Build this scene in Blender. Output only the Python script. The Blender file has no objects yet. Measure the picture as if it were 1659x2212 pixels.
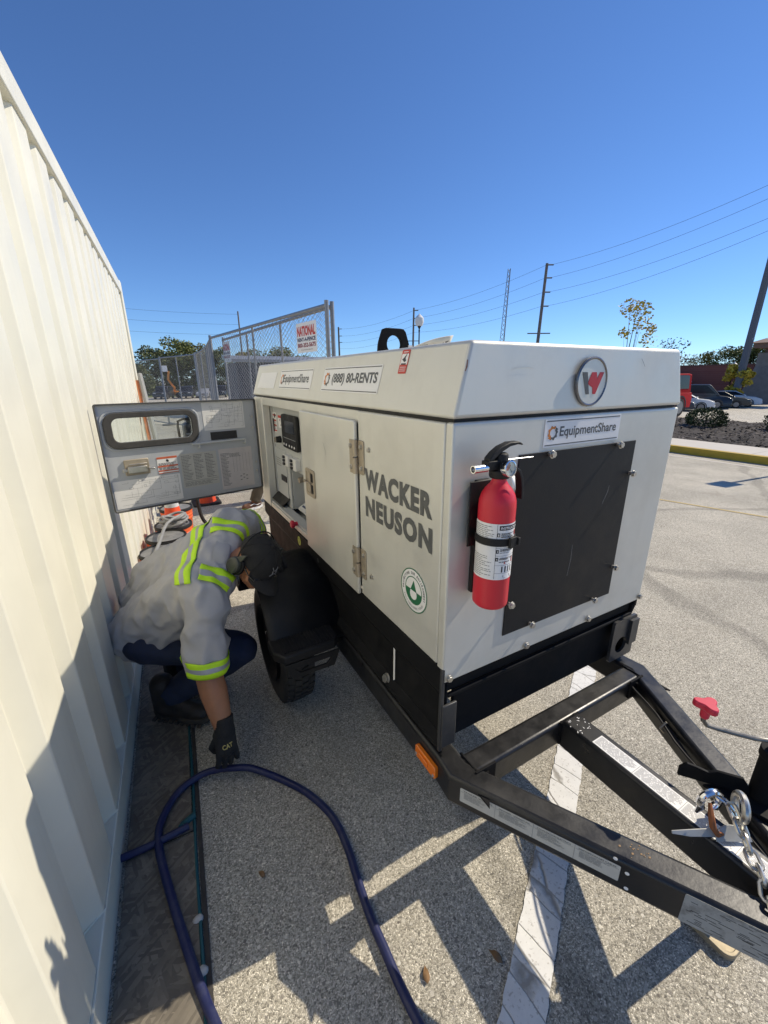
import bpy, bmesh, math, random
from mathutils import Vector, Matrix, noise
from mathutils.bvhtree import BVHTree
random.seed(7)
PI = math.pi
V = Vector
SC = bpy.context.scene
COL = SC.collection
# ------------------------------------------------------------------ camera
cd = bpy.data.cameras.new('camera')
cam = bpy.data.objects.new('camera', cd); COL.objects.link(cam)
cd.sensor_fit = 'VERTICAL'; cd.sensor_height = 24.0; cd.sensor_width = 18.0
cd.lens = 24.0*894.18/2212.0
cd.clip_start = 0.02; cd.clip_end = 3000
rt = V((0.87091892, -0.49138394, -0.00648549)); dn = V((-0.1563121, -0.26448427, -0.95163785)); fw = V((0.46590425, 0.82981317, -0.30715361))
Mc = Matrix((rt, -dn, -fw)).transposed().to_4x4(); Mc.translation = V((0, 0, 1.65))
cam.matrix_world = Mc
SC.camera = cam
# ------------------------------------------------------------------ light
sun_dir = V((-1.0, 0.105, -0.92)).normalized()           # direction the light travels
to_sun = -sun_dir
elev = math.asin(to_sun.z); azim = math.atan2(to_sun.x, to_sun.y)
w = bpy.data.worlds.new('World'); SC.world = w; w.use_nodes = True
nt = w.node_tree; bg = nt.nodes['Background']
sky = nt.nodes.new('ShaderNodeTexSky'); sky.sky_type = 'NISHITA'; sky.sun_disc = False
sky.sun_elevation = elev; sky.sun_rotation = azim; sky.altitude = 1500; sky.air_density = 1.0; sky.dust_density = 0.0; sky.ozone_density = 5.0
tint = nt.nodes.new('ShaderNodeVectorMath'); tint.operation = 'MULTIPLY'; tint.inputs[1].default_value = (.64,.80,1.0)
nt.links.new(sky.outputs[0], tint.inputs[0]); nt.links.new(tint.outputs[0], bg.inputs[0]); bg.inputs[1].default_value = 0.117
sl = bpy.data.lights.new('sun', 'SUN'); sl.energy = 4.1; sl.angle = math.radians(0.5); sl.color = (1.0, 0.90, 0.74)
so = bpy.data.objects.new('sun', sl); COL.objects.link(so)
so.rotation_euler = sun_dir.to_track_quat('-Z', 'Y').to_euler(); so.location = (5, -3, 12)
SC.view_settings.view_transform = 'Standard'; SC.view_settings.look = 'None'
SC.view_settings.exposure = 0.32; SC.view_settings.gamma = 1.0
SC.cycles.max_bounces = 8; SC.cycles.diffuse_bounces = 5; SC.cycles.transparent_max_bounces = 12

# ------------------------------------------------------------------ helpers
class B:
    def __init__(s): s.bm = bmesh.new(); s.mi = 0
    def f(s, pts):
        vs = [s.bm.verts.new(p) for p in pts]
        try: fa = s.bm.faces.new(vs); fa.material_index = s.mi; return fa
        except ValueError: return None
    def fv(s, vs):
        try: fa = s.bm.faces.new(vs); fa.material_index = s.mi
        except ValueError: pass
    def hexa(s, p):                                    # 8 pts: bottom 4 ccw, top 4 ccw
        v = [s.bm.verts.new(q) for q in p]
        for q in ((3,2,1,0),(4,5,6,7),(0,1,5,4),(1,2,6,5),(2,3,7,6),(3,0,4,7)): s.fv([v[i] for i in q])
        return s
    def bx(s, x0, x1, y0, y1, z0, z1):
        return s.hexa([(x0,y0,z0),(x1,y0,z0),(x1,y1,z0),(x0,y1,z0),(x0,y0,z1),(x1,y0,z1),(x1,y1,z1),(x0,y1,z1)])
    def ob(s, o, u, v, n, a0, a1, b0, b1, c0, c1):      # box in a frame
        P = lambda a,b,c: o+u*a+v*b+n*c
        return s.hexa([P(a0,b0,c0),P(a1,b0,c0),P(a1,b1,c0),P(a0,b1,c0),P(a0,b0,c1),P(a1,b0,c1),P(a1,b1,c1),P(a0,b1,c1)])
    def beam(s, p0, p1, wd, h, up=V((0,0,1))):
        p0 = V(p0); p1 = V(p1); d = (p1-p0).normalized(); sd = d.cross(up).normalized(); u = sd.cross(d)
        r = lambda p,a,b: p+sd*a*wd/2+u*b*h/2
        return s.hexa([r(p0,-1,-1),r(p0,1,-1),r(p1,1,-1),r(p1,-1,-1),r(p0,-1,1),r(p0,1,1),r(p1,1,1),r(p1,-1,1)])
    def rings(s, rs, closed=True, cap=True, loop=False):
        vs = [[s.bm.verts.new(p) for p in r] for r in rs]; n = len(vs[0])
        m = len(vs)
        for i in range(m if loop else m-1):
            a = vs[i]; b = vs[(i+1) % m]
            for j in range(n if closed else n-1):
                k = (j+1) % n; s.fv([a[j], a[k], b[k], b[j]])
        if cap and not loop: s.fv(list(reversed(vs[0]))); s.fv(vs[-1])
        return vs
    def tube(s, pts, r, seg=8, loop=False, cap=True):
        pts = [V(p) for p in pts]; n = len(pts); rs = []
        rr = r if isinstance(r, (list, tuple)) else [r]*n
        nrm = None
        for i in range(n):
            if loop: t = (pts[(i+1) % n]-pts[i-1]).normalized()
            else: t = (pts[min(i+1,n-1)]-pts[max(i-1,0)]).normalized()
            if nrm is None:
                nrm = t.orthogonal().normalized()
            else:
                nrm = (nrm - t*nrm.dot(t)); nrm = nrm.normalized() if nrm.length > 1e-6 else t.orthogonal().normalized()
            b = t.cross(nrm)
            rs.append([pts[i]+(nrm*math.cos(2*PI*k/seg)+b*math.sin(2*PI*k/seg))*rr[i] for k in range(seg)])
        s.rings(rs, True, cap, loop); return s
    def cyl(s, p0, p1, r0, r1=None, seg=16): return s.tube([p0, p1], [r0, r0 if r1 is None else r1], seg)
    def lathe(s, prof, o, ax=V((0,0,1)), seg=24, cap=True):
        o = V(o); ax = V(ax).normalized(); a = ax.orthogonal().normalized(); b = ax.cross(a)
        s.rings([[o+ax*z+(a*math.cos(2*PI*k/seg)+b*math.sin(2*PI*k/seg))*max(r,1e-4) for k in range(seg)] for r,z in prof], True, cap); return s
    def prism(s, poly, o, u, v, t0, t1=None):
        o = V(o); u = V(u); v = V(v); n = u.cross(v)
        if t1 is None: t0, t1 = 0, t0
        s.rings([[o+u*x+v*y+n*t0 for x,y in poly], [o+u*x+v*y+n*t1 for x,y in poly]]); return s
    def plate(s, outer, inner, o, u, v, t0, t1):        # ring-shaped plate, equal vertex counts
        o = V(o); u = V(u); v = V(v); n = u.cross(v)
        P = lambda poly,t: [s.bm.verts.new(o+u*x+v*y+n*t) for x,y in poly]
        a,b,c,d = P(outer,t0),P(outer,t1),P(inner,t1),P(inner,t0); N = len(outer)
        for i in range(N):
            j = (i+1) % N
            for p,q in ((a,b),(b,c),(c,d),(d,a)): s.fv([p[i],p[j],q[j],q[i]])
        return s
    def ball(s, c, r, sub=2, sc=(1,1,1)):
        M = Matrix.Translation(V(c)) @ Matrix.Diagonal((sc[0],sc[1],sc[2],1))
        ret = bmesh.ops.create_icosphere(s.bm, subdivisions=sub, radius=r, matrix=M)
        for v_ in ret['verts']:
            for fa in v_.link_faces: fa.material_index = s.mi
        return s
def rrect(w, h, r, n=4, cx=0, cy=0):
    o = []
    for (sx, sy, a0) in ((1,1,0),(-1,1,90),(-1,-1,180),(1,-1,270)):
        for k in range(n+1):
            a = math.radians(a0+90*k/n)
            o.append((cx+sx*(w/2-r)+r*math.cos(a), cy+sy*(h/2-r)+r*math.sin(a)))
    return o
def circ(r, n=24, cx=0, cy=0, a0=0): return [(cx+r*math.cos(a0+2*PI*k/n), cy+r*math.sin(a0+2*PI*k/n)) for k in range(n)]
def obj(name, b, m, parent=None, bev=0, sm=35, seg=2):
    bm = b.bm if isinstance(b, B) else b
    bmesh.ops.recalc_face_normals(bm, faces=bm.faces)
    me = bpy.data.meshes.new(name); bm.to_mesh(me); bm.free()
    for x in (m if isinstance(m, (list, tuple)) else [m]): me.materials.append(x)
    o = bpy.data.objects.new(name, me); COL.objects.link(o)
    if parent is not None:
        o.parent = parent; o.matrix_parent_inverse = parent.matrix_basis.inverted()
    if sm:
        for p in me.polygons: p.use_smooth = True
        me.set_sharp_from_angle(angle=math.radians(sm))
    if bev:
        md = o.modifiers.new('bevel', 'BEVEL'); md.width = bev; md.segments = seg; md.limit_method = 'ANGLE'; md.angle_limit = math.radians(40)
    return o
def thing(name, label, cat, loc=(0,0,0), group=None):
    o = bpy.data.objects.new(name, None); COL.objects.link(o); o.location = loc; o.empty_display_size = .1
    tag(o, label, cat, group); return o
def tag(o, label, cat, group=None):
    o['label'] = label; o['category'] = cat
    if group: o['group'] = group
    return o
def struct(o): o['kind'] = 'structure'; return o
def dup(root, loc, rotz=0, scale=1, label=None, group=None):
    r = root.copy(); COL.objects.link(r); r.location = loc; r.rotation_euler = (0,0,rotz); r.scale = (scale,)*3
    if label: r['label'] = label
    if group: r['group'] = group
    for ch in list(root.children):
        c = ch.copy(); COL.objects.link(c); c.parent = r
        for g in ch.children:
            d = g.copy(); COL.objects.link(d); d.parent = c
    return r
def text(name, body, m, parent, o, u, v, wd, h, bold=0.0, ext=.0008, lift=.0008, shear=0, align='c', space=1.0):
    cu = bpy.data.curves.new(name, 'FONT'); cu.body = body; cu.size = 1; cu.offset = bold; cu.shear = shear; cu.space_character = space; cu.resolution_u = 3
    to = bpy.data.objects.new(name, cu); COL.objects.link(to)
    dg = bpy.context.evaluated_depsgraph_get(); ev = to.evaluated_get(dg)
    me = bpy.data.meshes.new_from_object(ev); bpy.data.objects.remove(to); bpy.data.curves.remove(cu)
    xs = [q.co.x for q in me.vertices]; ys = [q.co.y for q in me.vertices]
    x0,x1,y0,y1 = min(xs),max(xs),min(ys),max(ys); sx = wd/(x1-x0); sy = (h/(y1-y0)) if h else sx
    o = V(o); u = V(u).normalized(); v = V(v).normalized(); n = u.cross(v)
    cx = (x0+x1)/2 if align == 'c' else x0
    for q in me.vertices: q.co = o+u*((q.co.x-cx)*sx)+v*((q.co.y-(y0+y1)/2)*sy)+n*lift
    me.materials.clear(); me.materials.append(m)
    ob_ = bpy.data.objects.new(name, me); COL.objects.link(ob_)
    if parent is not None: ob_.parent = parent; ob_.matrix_parent_inverse = parent.matrix_basis.inverted()
    return ob_
# ------------------------------------------------------------------ materials
def mat(name, col, rough=.5, metal=0, var=0, vs=8, bump=0, bs=120, dirt=None, dirt_amt=0, ds=3, spec=None, coat=0, streak=None, chips=None):
    m = bpy.data.materials.new(name); m.use_nodes = True; t = m.node_tree; p = t.nodes['Principled BSDF']
    p.inputs['Base Color'].default_value = (*col, 1); p.inputs['Roughness'].default_value = rough; p.inputs['Metallic'].default_value = metal
    if spec is not None: p.inputs['Specular IOR Level'].default_value = spec
    if coat: p.inputs['Coat Weight'].default_value = coat; p.inputs['Coat Roughness'].default_value = .08
    N = t.nodes.new; Lk = t.links.new
    if var or bump or dirt or streak or chips: tc = N('ShaderNodeTexCoord')
    last = None
    if var:
        no = N('ShaderNodeTexNoise'); no.inputs['Scale'].default_value = vs; no.inputs['Detail'].default_value = 6; no.inputs['Roughness'].default_value = .65
        Lk(tc.outputs['Object'], no.inputs['Vector'])
        mr = N('ShaderNodeMapRange'); mr.inputs[1].default_value = .3; mr.inputs[2].default_value = .7; mr.inputs[3].default_value = 1-var; mr.inputs[4].default_value = 1+var
        Lk(no.outputs[0], mr.inputs[0])
        mx = N('ShaderNodeVectorMath'); mx.operation = 'SCALE'; mx.inputs[0].default_value = col; Lk(mr.outputs[0], mx.inputs[3]); last = mx.outputs[0]
        rr = N('ShaderNodeMapRange'); rr.inputs[1].default_value = .3; rr.inputs[2].default_value = .7; rr.inputs[3].default_value = max(0,rough-.1); rr.inputs[4].default_value = min(1,rough+.12)
        Lk(no.outputs[0], rr.inputs[0]); Lk(rr.outputs[0], p.inputs['Roughness'])
    if dirt:
        nd = N('ShaderNodeTexNoise'); nd.inputs['Scale'].default_value = ds; nd.inputs['Detail'].default_value = 9; nd.inputs['Roughness'].default_value = .7
        Lk(tc.outputs['Object'], nd.inputs['Vector'])
        md = N('ShaderNodeMapRange'); md.inputs[1].default_value = .5; md.inputs[2].default_value = .75; md.inputs[3].default_value = 0; md.inputs[4].default_value = dirt_amt
        Lk(nd.outputs[0], md.inputs[0])
        mi = N('ShaderNodeMix'); mi.data_type = 'RGBA'; Lk(md.outputs[0], mi.inputs[0])
        if last is not None: Lk(last, mi.inputs[6])
        else: mi.inputs[6].default_value = (*col, 1)
        mi.inputs[7].default_value = (*dirt, 1); last = mi.outputs[2]
    def layer(fac, c):
        nonlocal last
        mi = N('ShaderNodeMix'); mi.data_type = 'RGBA'; Lk(fac, mi.inputs[0])
        if last is not None: Lk(last, mi.inputs[6])
        else: mi.inputs[6].default_value = (*col, 1)
        mi.inputs[7].default_value = (*c, 1); last = mi.outputs[2]
    if streak:                                          # rain streaks and runs: colour, amount
        mp = N('ShaderNodeMapping'); mp.inputs['Scale'].default_value = (26,26,1.1); Lk(tc.outputs['Object'], mp.inputs[0])
        n1 = N('ShaderNodeTexNoise'); n1.inputs['Scale'].default_value = 1; n1.inputs['Detail'].default_value = 6; Lk(mp.outputs[0], n1.inputs['Vector'])
        r1 = N('ShaderNodeMapRange'); r1.inputs[1].default_value = .52; r1.inputs[2].default_value = .78; r1.inputs[3].default_value = 0; r1.inputs[4].default_value = streak[1]; Lk(n1.outputs[0], r1.inputs[0]); layer(r1.outputs[0], streak[0])
    if chips:                                           # chips and scuffs: colour, scale, threshold
        n2 = N('ShaderNodeTexNoise'); n2.inputs['Scale'].default_value = chips[1]; n2.inputs['Detail'].default_value = 8; n2.inputs['Roughness'].default_value = .75; Lk(tc.outputs['Object'], n2.inputs['Vector'])
        r2 = N('ShaderNodeMapRange'); r2.inputs[1].default_value = chips[2]; r2.inputs[2].default_value = chips[2]+.025; Lk(n2.outputs[0], r2.inputs[0]); layer(r2.outputs[0], chips[0])
    if last is not None: Lk(last, p.inputs['Base Color'])
    if bump:
        nb = N('ShaderNodeTexNoise'); nb.inputs['Scale'].default_value = bs; nb.inputs['Detail'].default_value = 4
        Lk(tc.outputs['Object'], nb.inputs['Vector'])
        bp = N('ShaderNodeBump'); bp.inputs['Strength'].default_value = bump; bp.inputs['Distance'].default_value = .002
        Lk(nb.outputs[0], bp.inputs['Height']); Lk(bp.outputs[0], p.inputs['Normal'])
    return m
M = {}
M['cream'] = mat('cream_paint', (.72,.70,.59), .42, 0, .03, 3, .18, 14, (.45,.42,.33), .09, 2.2, streak=((.42,.38,.30),.12), chips=((.26,.15,.08),7,.735))
M['silver'] = mat('silver_paint', (.67,.655,.585), .45, .35, .03, 6, .12, 420, (.38,.36,.31), .25, 2.4, spec=.35, streak=((.36,.33,.27),.07), chips=((.25,.22,.18),16,.735))
M['silver_lid'] = M['silver']
M['doorgrey'] = mat('door_inside_grey', (.47,.49,.505), .45, .1, .03, 5, .08, 300, (.25,.25,.24), .2, 4)
M['panelgrey'] = mat('panel_light_grey', (.52,.53,.51), .5, 0, .03, 6)
M['black'] = mat('black_chassis_paint', (.012,.012,.0125), .6, 0, .15, 14, .15, 90, (.045,.043,.040), .25, 5, spec=.08, chips=((.24,.22,.18),26,.715))
M['frame'] = mat('frame_gloss_black', (.013,.013,.0135), .36, 0, .15, 14, .15, 90, (.07,.065,.055), .4, 5, spec=.5, chips=((.24,.22,.18),26,.725))
M['blackflat'] = mat('black_flat_panel', (.012,.012,.0125), .55, 0, .12, 7, .12, 260, (.045,.043,.038), .35, 3.5, spec=.3, chips=((.16,.15,.13),30,.735))
M['plastic'] = mat('black_plastic', (.010,.010,.0105), .55, 0, .15, 20, .2, 180, (.05,.046,.04), .35, 6, spec=.35)
M['rubber'] = mat('tyre_rubber', (.022,.021,.02), .8, 0, .15, 20, .2, 120, (.10,.09,.07), .5, 6)
M['steel'] = mat('zinc_steel', (.55,.53,.48), .35, .9, .1, 30, .1, 200)
M['hinge'] = mat('aged_hinge_zinc', (.42,.36,.27), .5, .55, .12, 30, .15, 200)
M['chrome'] = mat('chrome', (.75,.75,.76), .15, 1.0)
M['galv'] = mat('galvanised_tube', (.26,.27,.28), .5, .4, .15, 15)
M['white'] = mat('white_vinyl', (.80,.79,.76), .45, 0, .03, 12)
M['paper'] = mat('paper_label', (.74,.73,.69), .5, 0, .04, 15)
M['oldpaper'] = mat('aged_label', (.50,.49,.44), .5, 0, .06, 15)
M['ink'] = mat('black_ink', (.03,.03,.032), .5)
M['greyink'] = mat('grey_ink', (.22,.22,.21), .6)
M['charcoal'] = mat('charcoal_lettering', (.095,.098,.095), .5, 0, .10, 20)
M['orange'] = mat('orange_mark', (.62,.20,.03), .5)
M['redink'] = mat('red_ink', (.55,.05,.03), .5)
M['redlogo'] = mat('red_logo', (.50,.012,.02), .4)
M['green'] = mat('green_ink', (.02,.14,.06), .5)
M['red'] = mat('extinguisher_red', (.62,.018,.035), .42, 0, .03, 8, .05, 200)
M['redplast'] = mat('red_knob', (.62,.03,.06), .4)
M['glass_dark'] = mat('dark_screen', (.02,.022,.025), .12)
M['blue'] = mat('blue_hose', (.010,.015,.072), .45, 0, .12, 25, .2, 260, (.09,.095,.12), .4, 14)
M['teal'] = mat('teal_cord', (.015,.09,.10), .55)
def amber():
    m = mat('amber_lens', (.85,.20,.01), .2); p = m.node_tree.nodes['Principled BSDF']; p.inputs['Coat Weight'].default_value = .6; return m
M['amber'] = amber()
def clear_glass(name='clear_glass', tint=(.9,.93,.92), a=.12):
    m = bpy.data.materials.new(name); m.use_nodes = True; t = m.node_tree; t.nodes.remove(t.nodes['Principled BSDF'])
    tr = t.nodes.new('ShaderNodeBsdfTransparent'); tr.inputs[0].default_value = (*tint,1); gl = t.nodes.new('ShaderNodeBsdfGlossy'); gl.inputs[1].default_value = .05
    mx = t.nodes.new('ShaderNodeMixShader'); mx.inputs[0].default_value = a
    t.links.new(tr.outputs[0], mx.inputs[1]); t.links.new(gl.outputs[0], mx.inputs[2]); t.links.new(mx.outputs[0], t.nodes['Material Output'].inputs[0]); return m
M['glass'] = clear_glass()
def asphalt(name='asphalt_aggregate', fine=True):
    m = bpy.data.materials.new(name); m.use_nodes = True; t = m.node_tree; p = t.nodes['Principled BSDF']; N = t.nodes.new; Lk = t.links.new
    geo = N('ShaderNodeTexCoord')
    vo = N('ShaderNodeTexVoronoi'); vo.inputs['Scale'].default_value = 250; vo.inputs['Randomness'].default_value = 1
    nd = N('ShaderNodeTexNoise'); nd.inputs['Scale'].default_value = 60; nd.inputs['Detail'].default_value = 2
    ad = N('ShaderNodeMix'); ad.data_type = 'VECTOR'; ad.inputs[0].default_value = .012; Lk(geo.outputs['Object'], nd.inputs['Vector']); Lk(geo.outputs['Object'], ad.inputs[4]); Lk(nd.outputs['Color'], ad.inputs[5])
    Lk(ad.outputs[1], vo.inputs['Vector'])
    sep = N('ShaderNodeSeparateColor'); Lk(vo.outputs['Color'], sep.inputs[0])
    cr = N('ShaderNodeValToRGB'); e = cr.color_ramp.elements
    e[0].position = 0; e[0].color = (.20,.184,.148,1); e[1].position = 1; e[1].color = (.95,.88,.72,1)
    for ps,c in ((.25,(.41,.375,.295,1)),(.5,(.52,.475,.38,1)),(.8,(.64,.59,.475,1)),(.93,(.80,.74,.61,1))):
        k = cr.color_ramp.elements.new(ps); k.color = c
    Lk(sep.outputs[0], cr.inputs[0])
    # dark binder between the stones
    v2 = N('ShaderNodeTexVoronoi'); v2.feature = 'DISTANCE_TO_EDGE'; v2.inputs['Scale'].default_value = 250; Lk(ad.outputs[1], v2.inputs['Vector'])
    mr = N('ShaderNodeMapRange'); mr.inputs[1].default_value = 0; mr.inputs[2].default_value = .12; mr.inputs[3].default_value = .5; mr.inputs[4].default_value = 1; Lk(v2.outputs[0], mr.inputs[0])
    m1 = N('ShaderNodeMix'); m1.data_type = 'RGBA'; m1.blend_type = 'MULTIPLY'; m1.inputs[0].default_value = 1; Lk(cr.outputs[0], m1.inputs[6]); Lk(mr.outputs[0], m1.inputs[7])
    # scattered larger pale and dark stones
    v4 = N('ShaderNodeTexVoronoi'); v4.inputs['Scale'].default_value = 62; Lk(geo.outputs['Object'], v4.inputs['Vector']); s4 = N('ShaderNodeSeparateColor'); Lk(v4.outputs['Color'], s4.inputs[0])
    g4 = N('ShaderNodeMath'); g4.operation = 'GREATER_THAN'; g4.inputs[1].default_value = .86; Lk(s4.outputs[0], g4.inputs[0]); l4 = N('ShaderNodeMath'); l4.operation = 'LESS_THAN'; l4.inputs[1].default_value = .34; Lk(v4.outputs['Distance'], l4.inputs[0]); m4 = N('ShaderNodeMath'); m4.operation = 'MULTIPLY'; Lk(g4.outputs[0], m4.inputs[0]); Lk(l4.outputs[0], m4.inputs[1])
    c4 = N('ShaderNodeValToRGB'); c4.color_ramp.elements[0].color = (.16,.14,.115,1); c4.color_ramp.elements[1].color = (.80,.75,.63,1); Lk(s4.outputs[1], c4.inputs[0])
    x4 = N('ShaderNodeMix'); x4.data_type = 'RGBA'; Lk(m4.outputs[0], x4.inputs[0]); Lk(m1.outputs[2], x4.inputs[6]); Lk(c4.outputs[0], x4.inputs[7]); m1 = x4
    # oil and rust coloured stains
    n5 = N('ShaderNodeTexNoise'); n5.inputs['Scale'].default_value = 2.3; n5.inputs['Detail'].default_value = 8; n5.inputs['Roughness'].default_value = .62; n5.inputs['Distortion'].default_value = .6; Lk(geo.outputs['Object'], n5.inputs['Vector'])
    r5 = N('ShaderNodeMapRange'); r5.inputs[1].default_value = .56; r5.inputs[2].default_value = .74; r5.inputs[4].default_value = .33; Lk(n5.outputs[0], r5.inputs[0])
    x5 = N('ShaderNodeMix'); x5.data_type = 'RGBA'; Lk(r5.outputs[0], x5.inputs[0]); Lk(m1.outputs[2], x5.inputs[6]); x5.inputs[7].default_value = (.22,.185,.135,1); m1 = x5
    # large stains
    nl = N('ShaderNodeTexNoise'); nl.inputs['Scale'].default_value = 1.1; nl.inputs['Detail'].default_value = 7; nl.inputs['Roughness'].default_value = .6; Lk(geo.outputs['Object'], nl.inputs['Vector'])
    ml = N('ShaderNodeMapRange'); ml.inputs[1].default_value = .35; ml.inputs[2].default_value = .65; ml.inputs[3].default_value = .82; ml.inputs[4].default_value = 1.1; Lk(nl.outputs[0], ml.inputs[0])
    m2 = N('ShaderNodeMix'); m2.data_type = 'RGBA'; m2.blend_type = 'MULTIPLY'; m2.inputs[0].default_value = 1; Lk(m1.outputs[2], m2.inputs[6]); Lk(ml.outputs[0], m2.inputs[7])
    # tar seams
    v3 = N('ShaderNodeTexVoronoi'); v3.feature = 'DISTANCE_TO_EDGE'; v3.inputs['Scale'].default_value = .30
    n3 = N('ShaderNodeTexNoise'); n3.inputs['Scale'].default_value = 1.5; n3.inputs['Detail'].default_value = 4; a3 = N('ShaderNodeMix'); a3.data_type = 'VECTOR'; a3.inputs[0].default_value = .22
    Lk(geo.outputs['Object'], n3.inputs['Vector']); Lk(geo.outputs['Object'], a3.inputs[4]); Lk(n3.outputs['Color'], a3.inputs[5]); Lk(a3.outputs[1], v3.inputs['Vector'])
    r3 = N('ShaderNodeMapRange'); r3.inputs[1].default_value = .006; r3.inputs[2].default_value = .014; r3.inputs[3].default_value = .74; r3.inputs[4].default_value = 1; Lk(v3.outputs[0], r3.inputs[0])
    m3 = N('ShaderNodeMix'); m3.data_type = 'RGBA'; m3.blend_type = 'MULTIPLY'; m3.inputs[0].default_value = 1; Lk(m2.outputs[2], m3.inputs[6]); Lk(r3.outputs[0], m3.inputs[7])
    Lk(m3.outputs[2], p.inputs['Base Color']); p.inputs['Roughness'].default_value = .85
    bp = N('ShaderNodeBump'); bp.inputs['Strength'].default_value = .8; bp.inputs['Distance'].default_value = .004
    Lk(v2.outputs[0], bp.inputs['Height']); Lk(bp.outputs[0], p.inputs['Normal']); return m
M['asphalt'] = asphalt()
M['road'] = mat('worn_road', (.25,.24,.225), .85, 0, .1, .4, .3, 60)
def linepaint():
    dr_ = math.atan2(2.60,4.45)
    m = mat('cracked_white_paint', (.70,.69,.65), .6, 0, .08, 20); t = m.node_tree; p = t.nodes['Principled BSDF']; N = t.nodes.new; Lk = t.links.new
    tc = N('ShaderNodeTexCoord'); n = N('ShaderNodeTexNoise'); n.inputs['Scale'].default_value = 9; n.inputs['Detail'].default_value = 5
    a = N('ShaderNodeMix'); a.data_type = 'VECTOR'; a.inputs[0].default_value = .10; v = N('ShaderNodeTexVoronoi'); v.feature = 'DISTANCE_TO_EDGE'; v.inputs['Scale'].default_value = 13
    ro = N('ShaderNodeVectorRotate'); ro.rotation_type = 'Z_AXIS'; ro.inputs['Angle'].default_value = -dr_+.35; Lk(tc.outputs['Object'], ro.inputs['Vector'])
    mp = N('ShaderNodeMapping'); mp.inputs['Scale'].default_value = (13,3.2,1); Lk(ro.outputs[0], mp.inputs[0])
    n.inputs['Scale'].default_value = 12; a.inputs[0].default_value = .035; v.inputs['Scale'].default_value = 1
    Lk(tc.outputs['Object'], n.inputs['Vector']); Lk(mp.outputs[0], a.inputs[4]); sc_ = N('ShaderNodeVectorMath'); sc_.operation = 'SCALE'; sc_.inputs[3].default_value = 4.5; Lk(n.outputs['Color'], sc_.inputs[0]); Lk(sc_.outputs[0], a.inputs[5]); Lk(a.outputs[1], v.inputs['Vector'])
    r = N('ShaderNodeMapRange'); r.inputs[1].default_value = .004; r.inputs[2].default_value = .03; Lk(v.outputs[0], r.inputs[0])
    src = p.inputs['Base Color'].links[0].from_socket
    mx = N('ShaderNodeMix'); mx.data_type = 'RGBA'; Lk(r.outputs[0], mx.inputs[0]); mx.inputs[6].default_value = (.33,.31,.27,1)
    nw = N('ShaderNodeTexNoise'); nw.inputs['Scale'].default_value = 120; nw.inputs['Detail'].default_value = 3; Lk(tc.outputs['Object'], nw.inputs['Vector']); rw = N('ShaderNodeMapRange'); rw.inputs[1].default_value = .60; rw.inputs[2].default_value = .68; rw.inputs[4].default_value = .55; Lk(nw.outputs[0], rw.inputs[0])
    mw = N('ShaderNodeMix'); mw.data_type = 'RGBA'; Lk(rw.outputs[0], mw.inputs[0]); Lk(src, mw.inputs[6]); mw.inputs[7].default_value = (.30,.27,.22,1); Lk(mw.outputs[2], mx.inputs[7]); Lk(mx.outputs[2], p.inputs['Base Color'])
    bp = N('ShaderNodeBump'); bp.inputs['Strength'].default_value = .6; bp.inputs['Distance'].default_value = .004; Lk(r.outputs[0], bp.inputs['Height']); Lk(bp.outputs[0], p.inputs['Normal']); return m
M['line'] = linepaint()
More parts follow.
